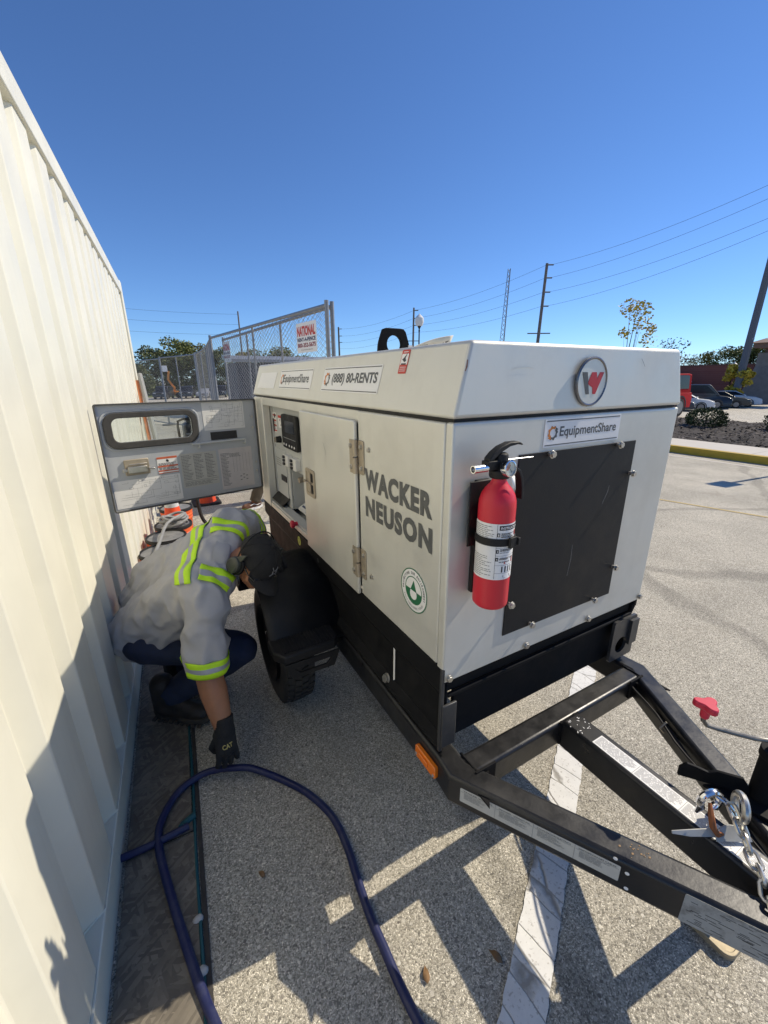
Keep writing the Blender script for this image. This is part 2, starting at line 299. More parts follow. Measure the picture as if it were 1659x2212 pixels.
def osb():
    m = bpy.data.materials.new('osb_strands'); m.use_nodes = True; t = m.node_tree; p = t.nodes['Principled BSDF']; N = t.nodes.new; Lk = t.links.new
    tc = N('ShaderNodeTexCoord'); lay = []
    nd = N('ShaderNodeTexNoise'); nd.inputs['Scale'].default_value = 14; nd.inputs['Detail'].default_value = 3; Lk(tc.outputs['Object'], nd.inputs['Vector'])
    for ang,sc in ((.35,(13,85,1)),(1.35,(12,75,1)),(-.6,(15,95,1))):
        ro = N('ShaderNodeVectorRotate'); ro.rotation_type = 'Z_AXIS'; ro.inputs['Angle'].default_value = ang; Lk(tc.outputs['Object'], ro.inputs['Vector'])
        mp = N('ShaderNodeMapping'); mp.inputs['Scale'].default_value = sc; Lk(ro.outputs[0], mp.inputs[0])
        ad = N('ShaderNodeVectorMath'); ad.operation = 'ADD'; Lk(mp.outputs[0], ad.inputs[0]); Lk(nd.outputs['Color'], ad.inputs[1])
        v = N('ShaderNodeTexVoronoi'); v.inputs['Scale'].default_value = 1; v.inputs['Randomness'].default_value = .9; Lk(ad.outputs[0], v.inputs['Vector'])
        sp = N('ShaderNodeSeparateColor'); Lk(v.outputs['Color'], sp.inputs[0]); lay.append(sp)
    # the flake lying on top wins: compare the second channel of the three layers
    m1 = N('ShaderNodeMath'); m1.operation = 'GREATER_THAN'; Lk(lay[0].outputs[1], m1.inputs[0]); Lk(lay[1].outputs[1], m1.inputs[1])
    x1 = N('ShaderNodeMix'); x1.data_type = 'FLOAT'; Lk(m1.outputs[0], x1.inputs[0]); Lk(lay[1].outputs[0], x1.inputs[2]); Lk(lay[0].outputs[0], x1.inputs[3])
    m2 = N('ShaderNodeMath'); m2.operation = 'GREATER_THAN'; m2.inputs[1].default_value = .62; Lk(lay[2].outputs[1], m2.inputs[0])
    x2 = N('ShaderNodeMix'); x2.data_type = 'FLOAT'; Lk(m2.outputs[0], x2.inputs[0]); Lk(x1.outputs[0], x2.inputs[2]); Lk(lay[2].outputs[0], x2.inputs[3])
    nf = N('ShaderNodeTexNoise'); nf.inputs['Scale'].default_value = 3; nf.inputs['Detail'].default_value = 8; nf.inputs['Roughness'].default_value = .7; Lk(tc.outputs['Object'], nf.inputs['Vector'])
    sm = N('ShaderNodeMath'); sm.operation = 'MULTIPLY_ADD'; sm.inputs[1].default_value = .34; Lk(x2.outputs[0], sm.inputs[0]); ml = N('ShaderNodeMath'); ml.operation = 'MULTIPLY'; ml.inputs[1].default_value = .85; Lk(nf.outputs[0], ml.inputs[0]); Lk(ml.outputs[0], sm.inputs[2])
    cr = N('ShaderNodeValToRGB'); e = cr.color_ramp.elements; e[0].position = .2; e[0].color = (.080,.068,.054,1); e[1].position = .95; e[1].color = (.27,.235,.18,1); k = cr.color_ramp.elements.new(.5); k.color = (.125,.108,.084,1)
    Lk(sm.outputs[0], cr.inputs[0]); Lk(cr.outputs[0], p.inputs['Base Color']); p.inputs['Roughness'].default_value = .75
    bp = N('ShaderNodeBump'); bp.inputs['Strength'].default_value = .35; bp.inputs['Distance'].default_value = .003; Lk(x2.outputs[0], bp.inputs['Height']); Lk(bp.outputs[0], p.inputs['Normal']); return m
M['osb'] = osb()
M['conc'] = mat('pale_concrete', (.55,.51,.44), .85, 0, .08, 2, .2, 80)
M['kerb'] = mat('yellow_kerb_paint', (.50,.33,.03), .7, 0, .15, 6, .2, 60)
M['mulch'] = mat('dark_mulch', (.026,.020,.018), .95, 0, .8, 20, 1.0, 20, (.10,.085,.075), .4, 26, chips=((.24,.20,.17),11,.62))
M['yellowline'] = mat('faded_yellow_paint', (.50,.38,.16), .8, 0, .15, 10)
M['grass'] = mat('grass_far', (.10,.13,.035), .95, 0, .25, .6)
M['brick'] = mat('red_brick_wall', (.21,.075,.062), .9, 0, .12, .8)

def ss(a, b, x): t = min(1, max(0, (x-a)/(b-a))); return t*t*(3-2*t)
def zt(x, y):
    return -1.15*max(ss(16, 42, x), ss(14, 60, y))
# ------------------------------------------------------------------ ground
def terrain(name, x0, x1, y0, y1, nx, ny, m, dz=0):
    b = B(); g = [[b.bm.verts.new((x0+(x1-x0)*i/nx, y0+(y1-y0)*j/ny, zt(x0+(x1-x0)*i/nx, y0+(y1-y0)*j/ny)+dz)) for j in range(ny+1)] for i in range(nx+1)]
    for i in range(nx):
        for j in range(ny): b.fv([g[i][j], g[i+1][j], g[i+1][j+1], g[i][j+1]])
    return struct(obj(name, b, m, None, 0, 60))
def ground():
    xs = [-700,-200,-60,-25,-8,-3,0,3,6,10,13,16,19,22,26,30,34,38,42,60,120,300,900]; ys = [-500,-100,-20,-5,0,3,6,10,14,18,23,28,34,40,48,56,62,80,120,250,900]
    b = B(); g = [[b.bm.verts.new((x,y,zt(x,y))) for y in ys] for x in xs]
    for i in range(len(xs)-1):
        for j in range(len(ys)-1): b.fv([g[i][j], g[i+1][j], g[i+1][j+1], g[i][j+1]])
    return struct(obj('parking_lot', b, M['asphalt'], None, 0, 60))
ground()
# painted parking line
def strip(name, pts, wd, m, z=.004):
    b = B(); r = []
    for i,p in enumerate(pts):
        p = V((*p,0)); q = V((*pts[min(i+1,len(pts)-1)],0)) - V((*pts[max(i-1,0)],0)); q.normalize(); s_ = V((-q.y,q.x,0))*wd/2
        zz = zt(p.x,p.y)+z; r.append([V((p.x+s_.x,p.y+s_.y,zz)), V((p.x-s_.x,p.y-s_.y,zz))])
    b.rings(r, False, False); return struct(obj(name, b, m))
b = B()
pl, pr = [], []
A0 = V((.15,.10,.004)); A1 = V((4.60,2.70,.004)); dr = (A1-A0).normalized(); sd = V((-dr.y,dr.x,0))
for i in range(420):
    p = A0+dr*(i*(A1-A0).length/419); j = .004*noise.noise((i*.35,0,0))+.0035*noise.noise((i*1.7,4,0)); k = .004*noise.noise((i*.35,9,0))+.0035*noise.noise((i*1.7,7,0))
    pl.append([p+sd*(.056+j), p-sd*(.056+k)])
b.rings(pl, False, False); struct(obj('parking_line', b, M['line']))
strip('parking_line', [(5.55,5.0),(6.135,2.95),(7.1,-.45)], .05, M['yellowline'])
strip('parking_line', [(9.9,-6),(9.9,14)], .11, M['conc'])
# planted island: kerb, sidewalk, mulch
kx = 10.36
b = B(); b.bx(kx, kx+.16, -9, 20, -.05, .15); struct(obj('kerb', b, M['kerb'], None, .02))
b = B()
for k in range(16): b.bx(kx+.162, 11.7, -9+k*1.8, -9+k*1.8+1.792, -.05, .148)
struct(obj('sidewalk', b, M['conc'], None, .006))
b = B(); n = 90; g = []
for i in range(n+1):
    row = []
    for j in range(181):
        x = 11.702+(17.8-11.702)*i/n; y = -9+29*j/180; e = min(i, n-i)/n*2
        row.append(b.bm.verts.new((x, y, .13+.16*ss(0,.7,e)+.05*noise.noise((x*1.7,y*1.7,0))+.03*noise.noise((x*9,y*9,0)))))
    g.append(row)
for i in range(n):
    for j in range(180): b.fv([g[i][j], g[i+1][j], g[i+1][j+1], g[i][j+1]])
struct(obj('mulch_bed', b, M['mulch']))
rm = random.Random(21); b = B()
for k in range(9000):
    x = rm.uniform(11.75,17.75); y = rm.uniform(1.5,13); e = min(x-11.7,17.8-x)/(17.8-11.7)*2
    z = .13+.16*ss(0,.7,e)+.05*noise.noise((x*1.7,y*1.7,0))+.03*noise.noise((x*9,y*9,0))+rm.uniform(.0,.02); a = rm.uniform(0,PI); l = rm.uniform(.02,.06); q = rm.uniform(.008,.018); t_ = rm.uniform(-.5,.5)
    u = V((math.cos(a),math.sin(a),t_)).normalized()*l; v = V((-math.sin(a),math.cos(a),rm.uniform(-.5,.5)))*q; p = V((x,y,z)); b.f([p-u-v,p+u-v,p+u+v,p-u+v])
mcm = mat('mulch_chip', (.07,.056,.048), .95); tt = mcm.node_tree; gg0 = tt.nodes.new('ShaderNodeNewGeometry'); rr0 = tt.nodes.new('ShaderNodeValToRGB'); rr0.color_ramp.elements[0].color = (.012,.010,.009,1); rr0.color_ramp.elements[1].color = (.26,.22,.19,1); k0 = rr0.color_ramp.elements.new(.75); k0.color = (.065,.052,.045,1)
tt.links.new(gg0.outputs['Random Per Island'], rr0.inputs[0]); tt.links.new(rr0.outputs[0], tt.nodes['Principled BSDF'].inputs['Base Color'])
mo = obj('mulch_chips', b, mcm, None, 0, 0); mo['kind'] = 'stuff'; mo['label'] = 'loose dark wood chips covering the planting bed'
b = B(); b.bx(17.802, 17.98, -9, 20, -.15, .13); struct(obj('kerb', b, M['conc'], None, .02))
# ------------------------------------------------------------------ container (cream, corrugated)
wd_ = V((0.05592892, 0.99843475, 0)); wn = V((0.99843475, -0.05592892, 0)); wo = wn*(-0.3963061)
def WP(s, d, z): return wo+wd_*s+wn*d+V((0,0,z))         # s along the wall, d outwards
cont = thing('shipping_container', 'cream corrugated steel container along the left with the generator shadow across its lower wall', 'container', WP(3.4,-1.2,0))
s0, s1 = .46, 6.56; H = 2.80
def corr():
    b = B(); pitch = .335; prof = []; s = .43
    while s+pitch < s1:
        prof += [(s,-.004),(s+.190,-.004),(s+.226,-.052),(s+.299,-.052)]; s += pitch
    prof.append((s1,-.004))
    lo = [b.bm.verts.new(WP(a,c,.135)) for a,c in prof]; md = [b.bm.verts.new(WP(a,c,1.4)) for a,c in prof]; hi = [b.bm.verts.new(WP(a,c,H-.12)) for a,c in prof]
    for i in range(len(prof)-1): b.fv([lo[i],lo[i+1],md[i+1],md[i]]); b.fv([md[i],md[i+1],hi[i+1],hi[i]])
    return b
obj('side_wall', corr(), M['cream'], cont, .004, 20)
b = B(); b.ob(wo, wd_, V((0,0,1)), wn, s0, s1, 0, .14, -.056, .0); obj('bottom_rail', b, M['cream'], cont, .004)
b = B(); b.ob(wo, wd_, V((0,0,1)), wn, s0, s1, H-.125, H, -.06, .012); obj('top_rail', b, M['cream'], cont, .008)
for a_,c_ in ((s1-.02,s1+.14),(s0-.14,s0)):
    b = B(); b.ob(wo, wd_, V((0,0,1)), wn, a_, c_, 0, H+.02, -.16, .014); obj('corner_post', b, M['cream'], cont, .008)
b = B(); b.ob(wo, wd_, V((0,0,1)), wn, s0-.13, s1+.13, H-.02, H+.01, -2.43, -.061); b.ob(wo, wd_, V((0,0,1)), wn, s0-.13, s1+.13, .05, .1, -2.43, -.061); obj('roof', b, M['cream'], cont)
b = B(); b.ob(wo, wd_, V((0,0,1)), wn, s1+.06, s1+.12, .1, H-.02, -2.4, -.161); b.ob(wo, wd_, V((0,0,1)), wn, s0-.12, s0-.06, .1, H-.02, -2.4, -.161); b.ob(wo, wd_, V((0,0,1)), wn, s0-.06, s1+.06, .1, H-.02, -2.43, -2.38); obj('end_wall', b, M['cream'], cont)
# weld bead following the ribs along the rail
b = B(); pts = []; s = s0
s = .43
while s < s1-.4:
    pts += [WP(s+.005,-.001,.142), WP(s+.188,-.001,.143), WP(s+.226,-.049,.143), WP(s+.297,-.049,.142)]; s += .335
b.tube(pts, .0035, 5); obj('weld_bead', b, M['cream'], cont)
# osb sheets lying beside the container
zz = .0
def osb_sheet(sa, sb, x, lab, dz):
    b = B(); b.ob(wo, wd_, V((0,0,1)), wn, sa, sb, .002+dz, .012+dz, .012, x); return tag(obj('osb_sheet', b, M['osb'], None, .001), lab, 'board', 'boards along the container')
osb_sheet(.2, 1.335, .235, 'weathered strand board on the ground nearest the camera, half in sunlight', 0)
osb_sheet(1.345, 3.6, .232, 'weathered strand board on the ground under the crouching worker boots', 0)

# sign post on the kerb, just out of view, whose shadow reaches into the lot
sp0 = thing('sign_post', 'thin steel sign post on the kerb whose shadow falls across the lot', 'sign post', (10.46,2.68,.15))
b = B(); b.cyl((10.46,2.68,.1),(10.46,2.68,2.55),.03,seg=10); obj('post', b, M['galv'], sp0)
b = B(); b.bx(10.44,10.445,2.53,2.83,2.1,2.55); obj('sign_plate', b, M['white'], sp0)
# ------------------------------------------------------------------ generator trailer
GX0, GX1, GY0, GY1 = .637, 1.636, .794, 2.86
gen = thing('generator_trailer', 'silver towable generator on a black trailer frame with its control door swung open', 'generator', (1.135,1.83,0))
UL, NL = V((0,-1,0)), V((-1,0,0)); UF, NF = V((1,0,0)), V((0,-1,0)); ZZ = V((0,0,1))
def LP(y, z, d=0): return V((GX0-d, y, z))               # point on the left side, d outwards
def FP(x, z, d=0): return V((x, GY0-d, z))
# canopy (hood)
b = B(); ix = .048; zb, ztp = 1.556, 1.735
lo = [V((GX0-.004,GY0-.004,zb)),V((GX1+.004,GY0-.004,zb)),V((GX1+.004,GY1+.004,zb)),V((GX0-.004,GY1+.004,zb))]
hi = [V((GX0+ix,GY0+.006,ztp)),V((GX1-ix,GY0+.006,ztp)),V((GX1-ix,GY1-.02,ztp)),V((GX0+ix,GY1-.02,ztp))]
b.hexa(lo+hi); canopy = obj('canopy', b, M['silver_lid'], gen, .010, 35, 3)
b = B(); b.bx(GX0+.012, GX1-.012, GY0+.012, GY1-.012, 1.538, 1.558); obj('canopy_seal', b, M['plastic'], gen)
# front panel (faces -Y)
b = B(); b.bx(GX0+.001, GX1, GY0, GY0+.03, .788, 1.547); front = obj('front_panel', b, M['silver'], gen, .006, 35, 3)
# left side fixed panel, top strip, rear pillar, right and rear walls
b = B(); b.bx(GX0, GX0+.03, GY0+.031, 1.317, .842, 1.545); obj('side_panel', b, M['silver'], gen, .005)
b = B(); b.bx(GX0+.004, GX0+.05, 1.322, 2.672, 1.500, 1.545); b.bx(GX0+.004, GX0+.05, 1.921, 2.672, .842, .871); obj('door_frame', b, M['silver'], gen, .003)
b = B(); b.bx(GX0, GX0+.05, 2.673, GY1, .842, 1.545); obj('rear_pillar', b, M['silver'], gen, .006)
b = B(); b.bx(GX1-.03, GX1, GY0+.031, GY1, .842, 1.545); b.bx(GX0+.051, GX1-.031, GY1-.03, GY1, .842, 1.545); obj('outer_wall', b, M['silver'], gen, .004)
b = B(); b.bx(GX0+.06, GX1-.031, GY0+.032, GY1-.032, .80, .84); obj('inner_floor', b, M['panelgrey'], gen)
# closed door, proud of the body
b = B(); b.bx(GX0-.014, GX0+.002, 1.3215, 1.912, .838, 1.512); cd_ = obj('closed_door', b, M['silver'], gen, .006, 35, 3)
b = B(); b.bx(GX0+.006, GX0+.02, 1.3165, 1.3235, .842, 1.53); obj('door_seal', b, M['plastic'], gen)
# paddle latch on the closed door
def latch(y, z, parent, d=.014):
    o = LP(y, z, d); u, v, n = UL, ZZ, NL
    b = B(); b.plate(rrect(.115,.130,.014), rrect(.088,.098,.008), o, u, v, .0005, .006); lf = obj('latch_frame', b, M['hinge'], parent)
    b = B(); b.prism(rrect(.088,.098,.008), o, u, v, .0006, .0012); obj('latch_pocket', b, M['plastic'], lf)
    b = B(); b.ob(o, u, v, n, -.044, .004, -.047, .047, .0014, .005); b.ob(o, u, v, n, .004, .044, -.005, .005, .0014, .006); b.ob(o, u, v, n, .002, .007, -.047, .047, .0014, .007)
    b.cyl(o+u*-.060+n*.012, o+u*.02+n*.012, .0035, seg=8); b.ob(o, u, v, n, -.064, -.05, -.006, .006, .008, .015); obj('latch_paddle', b, M['hinge'], lf, .0008)
latch(1.800, 1.190, cd_)
def hinge(z, parent):
    o = LP(1.3185, z, 0); u, v, n = UL, ZZ, NL
    b = B(); b.prism(rrect(.042,.120,.009), o+u*.028, u, v, .0005, .004); hf = obj('hinge', b, M['hinge'], parent, .0008)
    b = B(); b.ob(o+n*.014, u, v, n, -.036, -.004, -.06, .06, .0005, .0035); b.cyl(o+u*-.001-v*.06+n*.010, o+u*-.001-v*.003+n*.012, .0105, seg=14); b.cyl(o+u*-.001+v*.003+n*.010, o+u*-.001+v*.06+n*.012, .0105, seg=14); obj('hinge_knuckle', b, M['hinge'], hf)
    for dz in (-.038,.038):
        for du,d in ((.030,.004),(-.026,.0175)):
            bolt(o+u*du+v*dz+n*d, n, hf, .0075, .006)
def bolt(o, n, parent, r=.010, h=.010, m='steel', shank=0):
    n = V(n); a = n.orthogonal().normalized(); c = n.cross(a); b = B()
    if shank: b.cyl(o, o+n*shank, r*.62, seg=10)
    o2 = o+n*shank
    b.lathe([(r*1.25,0),(r*1.25,.002)], o2, n, 16)
    b.rings([[o2+n*t+(a*math.cos(2*PI*k/6)+c*math.sin(2*PI*k/6))*r for k in range(6)] for t in (.0022,h)])
    return obj('bolt', b, M[m], parent, .0006)
hinge(1.386, gen); hinge(.978, gen)
bolt(LP(1.235,1.421), NL, gen, .008, .007); bolt(LP(1.227,.953), NL, gen, .008, .007)
# ---- lettering and decals on the left side
text('brand_lettering', 'WACKER', M['charcoal'], gen, LP(1.068,1.318,.0005), UL, V((0,.02,1)), .404, .076, .052, space=1.14)
text('brand_lettering', 'NEUSON', M['charcoal'], gen, LP(1.064,1.218,.0005), UL, V((0,.02,1)), .404, .076, .052, space=1.14)
# environmental badge
def badge():
    o = LP(.950,1.027,.0008)
    b = B(); b.prism(circ(.072,40), o, UL, ZZ, .0004); bd = obj('badge', b, M['white'], gen)
    b = B(); b.plate(circ(.072,40), circ(.0685,40), o, UL, ZZ, .0005, .0009); b.plate(circ(.046,40), circ(.043,40), o, UL, ZZ, .0005, .0009)
    half = [(.043*math.cos(a),.043*math.sin(a)) for a in [PI+PI*k/18 for k in range(19)]]
    b.prism(half, o, UL, ZZ, .0005, .0008)
    b.prism([(0,.034),(.016,0),(-.016,0)], o, UL, ZZ, .0005, .0009)
    obj('badge_ring', b, M['green'], bd)
    b = B(); dp = [(.0185*math.cos(a),-.012+.0185*math.sin(a)) for a in [PI+PI*k/12 for k in range(13)]]+[(.016,-.001),(-.016,-.001)]
    b.prism(dp, o, UL, ZZ, .0009, .0012); obj('badge_drop', b, M['white'], bd)
    s = 'PROTECTING OUR ENVIRONMENT'
    for i,ch in enumerate(s):
        if ch == ' ': continue
        a = math.radians(190-200*i/(len(s)-1)); c = math.cos(a); sn = math.sin(a)
        r_ = UL*c+ZZ*sn; tg = UL*sn-ZZ*c
        text('badge_letter', ch, M['ink'], bd, o+r_*.0575, tg, r_, .0058 if ch not in 'I' else .0016, .0085, .02, lift=.001)
    s = 'Fluid Containment System'
    for i,ch in enumerate(s):
        if ch == ' ': continue
        a = math.radians(212+116*i/(len(s)-1)); c = math.cos(a); sn = math.sin(a)
        r_ = UL*c+ZZ*sn; tg = -UL*sn+ZZ*c
        text('badge_letter', ch, M['greyink'], bd, o+r_*.0575, tg, -r_, .004 if ch not in 'il' else .0014, .007, .0, lift=.001)
badge()
# canopy decals
hs = V((ix+.004,0,ztp-zb)).normalized()                 # up the sloping canopy side
def CP(y, z, d=.0006):
    t = (z-zb)/(ztp-zb); return V((GX0-.004+t*(ix+.004), y, z)) + hs.cross(UL)*-d
def gear(o, u, v, s, parent):
    n = u.cross(v)
    def arc(a0, a1, m, arrow):
        b = B(); k = 14; out, inn = [], []
        for i in range(k+1):
            a = math.radians(a0+(a1-a0)*i/k); tooth = s*(.50 if (i//2) % 2 == 0 else .42)
            out.append((tooth*math.cos(a), tooth*math.sin(a))); inn.append((s*.28*math.cos(a), s*.28*math.sin(a)))
        rs = [[o+u*p[0]+v*p[1]+n*.0012, o+u*q[0]+v*q[1]+n*.0012] for p,q in zip(out,inn)]
        b.rings(rs, False, False)
        a = math.radians(a1); c,sn = math.cos(a),math.sin(a); d_ = math.copysign(1,a1-a0)
        b.f([o+u*(s*.56*c)+v*(s*.56*sn)+n*.0013, o+u*(s*.20*c)+v*(s*.20*sn)+n*.0013, o+u*(s*.38*c-d_*s*.26*sn)+v*(s*.38*sn+d_*s*.26*c)+n*.0013])
        obj('emblem', b, m, parent)
    arc(60, 215, M['orange'], 1); arc(238, 385, M['charcoal'], 1)
def decal(name, o, u, v, w_, h_, parent, border=True):
    b = B(); b.prism(rrect(w_,h_,.004), o, u, v, .0006); d = obj(name, b, M['white'], parent)
    if border:
        b = B(); t = .003; q = .006
        for s_ in (1,-1): b.ob(o, u, v, u.cross(v), -w_/2+q, w_/2-q, s_*(h_/2-q)-t/2, s_*(h_/2-q)+t/2, .0007, .0011)
        obj('decal_border', b, M['charcoal'], d)
    return d
UC = UL
d1 = decal('decal', CP(2.055,1.648), UC, hs, .49, .094, gen)
text('decal_lettering', 'EquipmentShare', M['charcoal'], d1, CP(2.085,1.647)-UC*-.045, UC, hs, .385, .052, .018, lift=.0012); gear(CP(2.255,1.648), UC, hs, .055, d1)
d2 = decal('decal', CP(1.434,1.647), UC, hs, .485, .094, gen)
text('decal_lettering', '(888) 80-RENTS', M['charcoal'], d2, CP(1.395,1.647), UC, hs, .37, .046, .03, lift=.0012); gear(CP(1.632,1.648), UC, hs, .055, d2)
b = B(); b.prism([(-.2,-.045),(.175,-.045),(.195,.045),(-.155,.045)], CP(2.57,1.643), UC, hs, .0007); obj('blank_sticker', b, M['white'], gen)
# hot-surface warning
def warn(o, u, v, w_, h_, parent):
    b = B(); b.prism(rrect(w_,h_,.004), o, u, v, .0006); wn_ = obj('warning_sticker', b, M['redink'], parent)
    b = B(); b.prism(rrect(w_*.86,h_*.46,.003,cy=h_*.1), o, u, v, .0007, .001); obj('pictogram_field', b, M['white'], wn_)
    b = B(); b.prism([(-.012,-.002),(-.002,.004),(.012,.018),(.004,.002),(.010,-.006),(.002,-.010),(-.004,-.006)], o+v*(h_*.12), u, v, .0011, .0014); b.prism([(-.013,-.017),(.013,-.017),(.013,-.013),(-.013,-.013)], o+v*(h_*.12), u, v, .0011, .0014); obj('pictogram', b, M['ink'], wn_)
    b = B()
    for k in range(3): b.ob(o, u, v, u.cross(v), -w_*.38, w_*.38, -h_*(.24+.08*k), -h_*(.22+.08*k), .0007, .001)
    b.ob(o, u, v, u.cross(v), -w_*.3, w_*.3, h_*.39, h_*.42, .0007, .001)
    obj('warning_text', b, M['white'], wn_)
warn(CP(1.073,1.695,.0008), UC, hs, .042, .068, gen)
# ---- front face: logo, decal, black cover plate, bolts
o = V((1.124,GY0-.0035,1.637))
b = B(); b.lathe([(.068,0),(.068,.006),(.0645,.008),(.061,.006),(.061,0)], o, NF, 48); lr = obj('logo_ring', b, mat('dark_chrome', (.20,.20,.21), .25, .9), gen)
b = B(); b.lathe([(.0612,.001),(.0612,.005),(.0001,.005)], o, NF, 48); obj('logo_disc', b, M['silver'], lr)
oL = o+NF*.0055
b = B(); b.prism([(-.048,.026),(-.026,.026),(-.008,-.034),(-.022,-.034)], oL, UF, ZZ, .0006); obj('logo_letter', b, M['charcoal'], lr)
b = B(); b.prism([(-.020,-.004),(-.006,.026),(.014,.026),(.020,.008),(.030,.026),(.048,.026),(.020,-.034),(.008,-.034),(.004,-.016),(-.010,-.010)][:10], oL, UF, ZZ, .0006); obj('logo_letter', b, M['redlogo'], lr)
d3 = decal('decal', FP(1.130,1.500,.0006), UF, ZZ, .345, .079, gen)
text('decal_lettering', 'EquipmentShare', M['charcoal'], d3, FP(1.152,1.499,.0006), UF, ZZ, .262, .037, .018, lift=.0012); gear(FP(.992,1.500,.0006), UF, ZZ, .042, d3)
b = B(); b.bx(.866,1.404, GY0-.004, GY0-.0005, .880, 1.450); cov = obj('cover_plate', b, M['blackflat'], gen, .001)
for x,z in ((.983,1.443),(1.301,1.444),(.982,.889),(1.302,.886),(.878,.992)): bolt(V((x,GY0-.004,z)), NF, cov, .0095, .008, shank=.012)
for x,z in ((1.395,1.340),(1.393,.994)): bolt(V((x,GY0-.004,z)), NF, cov, .0095, .008, shank=.014)
for x,z in ((1.299,.806),(.979,.806),(.660,.806),(1.622,.807)): bolt(V((x,GY0-.0005,z)), NF, gen, .0095, .008, shank=.004)
# ---- skirt: left, right, front
bl = M['black']
b = B()
for X0,sg in ((GX0,1),(GX1,-1)):
    f_ = lambda a,c: (min(X0+sg*a,X0+sg*c), max(X0+sg*a,X0+sg*c))
    for a,c,z0,z1 in ((0,.02,.755,.840),(.022,.03,.575,.77),(0,.05,.532,.545)): 
        x0,x1 = f_(a,c); b.bx(x0,x1,GY0+.006,GY1,z0,z1)
    # chamfer between
    x0 = X0; P_ = [V((X0+sg*.0,0,.755)),V((X0+sg*.022,0,.715)),V((X0+sg*.03,0,.715)),V((X0+sg*.02,0,.755))]
    b.rings([[p+V((0,GY0+.008,0)) for p in P_],[p+V((0,GY1-.002,0)) for p in P_]])
    P_ = [V((X0+sg*.0,0,.545)),V((X0+sg*.022,0,.575)),V((X0+sg*.03,0,.575)),V((X0+sg*.02,0,.545))]
    b.rings([[p+V((0,GY0+.008,0)) for p in P_],[p+V((0,GY1-.002,0)) for p in P_]])
obj('side_skirt', b, bl, gen, .004)
b = B(); b.bx(GX0+.03,GX1-.03,GY1-.03,GY1-.01,.532,.84); obj('rear_skirt', b, bl, gen, .004)
b = B(); b.bx(GX0+.03,GX1-.03,GY0+.018,GY0+.03,.735,.789); b.bx(GX0+.03,GX1-.03,GY0+.004,GY0+.018,.722,.735); b.bx(GX0+.07,GX1-.10,GY0+.030,GY0+.042,.532,.722); obj('front_skirt', b, bl, gen, .004)
WBE = mat('worn_black_edge', (.035,.036,.037), .38, 0, .2, 12, .15, 90, (.12,.11,.095), .4, 9)
b = B(); b.bx(GX0+.004,GX0+.058,GY0-.006,GY0+.003,.548,.708); b.bx(GX0,GX0+.012,GY0,GY0+.012,.532,.84); obj('corner_plate', b, WBE, gen, .0025)
b = B(); b.plate(rrect(.150,.185,.012,6,GX1-.075,.632), circ(.036,28,GX1-.085,.605,PI/4), (0,GY0+.004,0), UF, ZZ, -.001, .010); b.bx(GX1-.05,GX1-.002,GY0-.018,GY0-.0065,.60,.71)
obj('corner_plate', b, WBE, gen, .0025)
b = B(); b.prism([(-.006,-.07),(.005,-.06),(.007,.07),(-.004,.075)], V((GX0+.019,1.096,.645)), UL, ZZ, .0020, .0026); obj('scratch_light_mark', b, M['white'], gen)  # white sliver painted for the light showing in a slot of the skirt
bolt(V((GX0+.010,1.139,.560)), (NL+ZZ*.3).normalized(), gen, .016, .012)
b = B(); b.prism(circ(.026,24), LP(2.096,.795,.0008), UL, ZZ, .0006); ys = obj('round_sticker', b, mat('lime_sticker', (.55,.62,.05), .5), gen)
b = B(); b.plate([(-.016,.012),(.016,.012),(0,-.018)], [(-.0135,.0105),(.0135,.0105),(0,-.0145)], LP(2.096,.797,.0008), UL, ZZ, .0007, .001); obj('pictogram', b, M['ink'], ys)
b = B(); b.prism(circ(.013,14), LP(1.808,.79,.0003), UL, ZZ, .0006); obj('drain_hole', b, M['ink'], gen)
# scratches and chips in the paint
SCR = mat('bare_scratch', (.62,.61,.57), .35, .3); RCH = mat('rust_chip', (.20,.09,.05), .85)
def scratch(pts, n, wd, m, name='scratch_light_mark'):
    b = B(); r = []
    for i,p in enumerate(pts):
        p = V(p); q = V(pts[min(i+1,len(pts)-1)])-V(pts[max(i-1,0)]); s_ = q.cross(V(n)).normalized()*wd*(.3+.7*math.sin(PI*(i+.5)/len(pts))); r.append([p+s_+V(n)*.0008, p-s_+V(n)*.0008])
    b.rings(r, False, False); return obj(name, b, m, gen, 0, 0)
scratch([FP(.815,1.668,-.0003),FP(.835,1.674,-.0003),FP(.870,1.676,-.0003),FP(.895,1.672,-.0003)], NF, .0011, SCR); scratch([FP(1.36,1.703),FP(1.375,1.69),FP(1.384,1.68)], NF, .0010, M['greyink']); scratch([FP(.782,.930,.0),FP(.800,.936,.0),FP(.822,.931,.0)], NF, .0012, SCR)
scratch([FP(1.14,1.02,.0042),FP(1.148,1.08,.0042),FP(1.146,1.13,.0042)], NF, .0008, M['greyink']); scratch([FP(1.27,1.25,.0042),FP(1.29,1.29,.0042),FP(1.293,1.31,.0042)], NF, .0009, M['greyink'])
scratch([V((GX0-.0005+.03,GY0-.0045,1.69)),V((GX0+.028,GY0-.0045,1.675)),V((GX0+.024,GY0-.0045,1.665))], NF, .0022, RCH, 'rust_chip')
scratch([LP(.90,.90),LP(.93,.905),LP(1.0,.902)], NL, .0009, SCR); scratch([LP(1.62,1.40,.0142),LP(1.60,1.37,.0142),LP(1.595,1.35,.0142)], NL, .0010, M['greyink'])
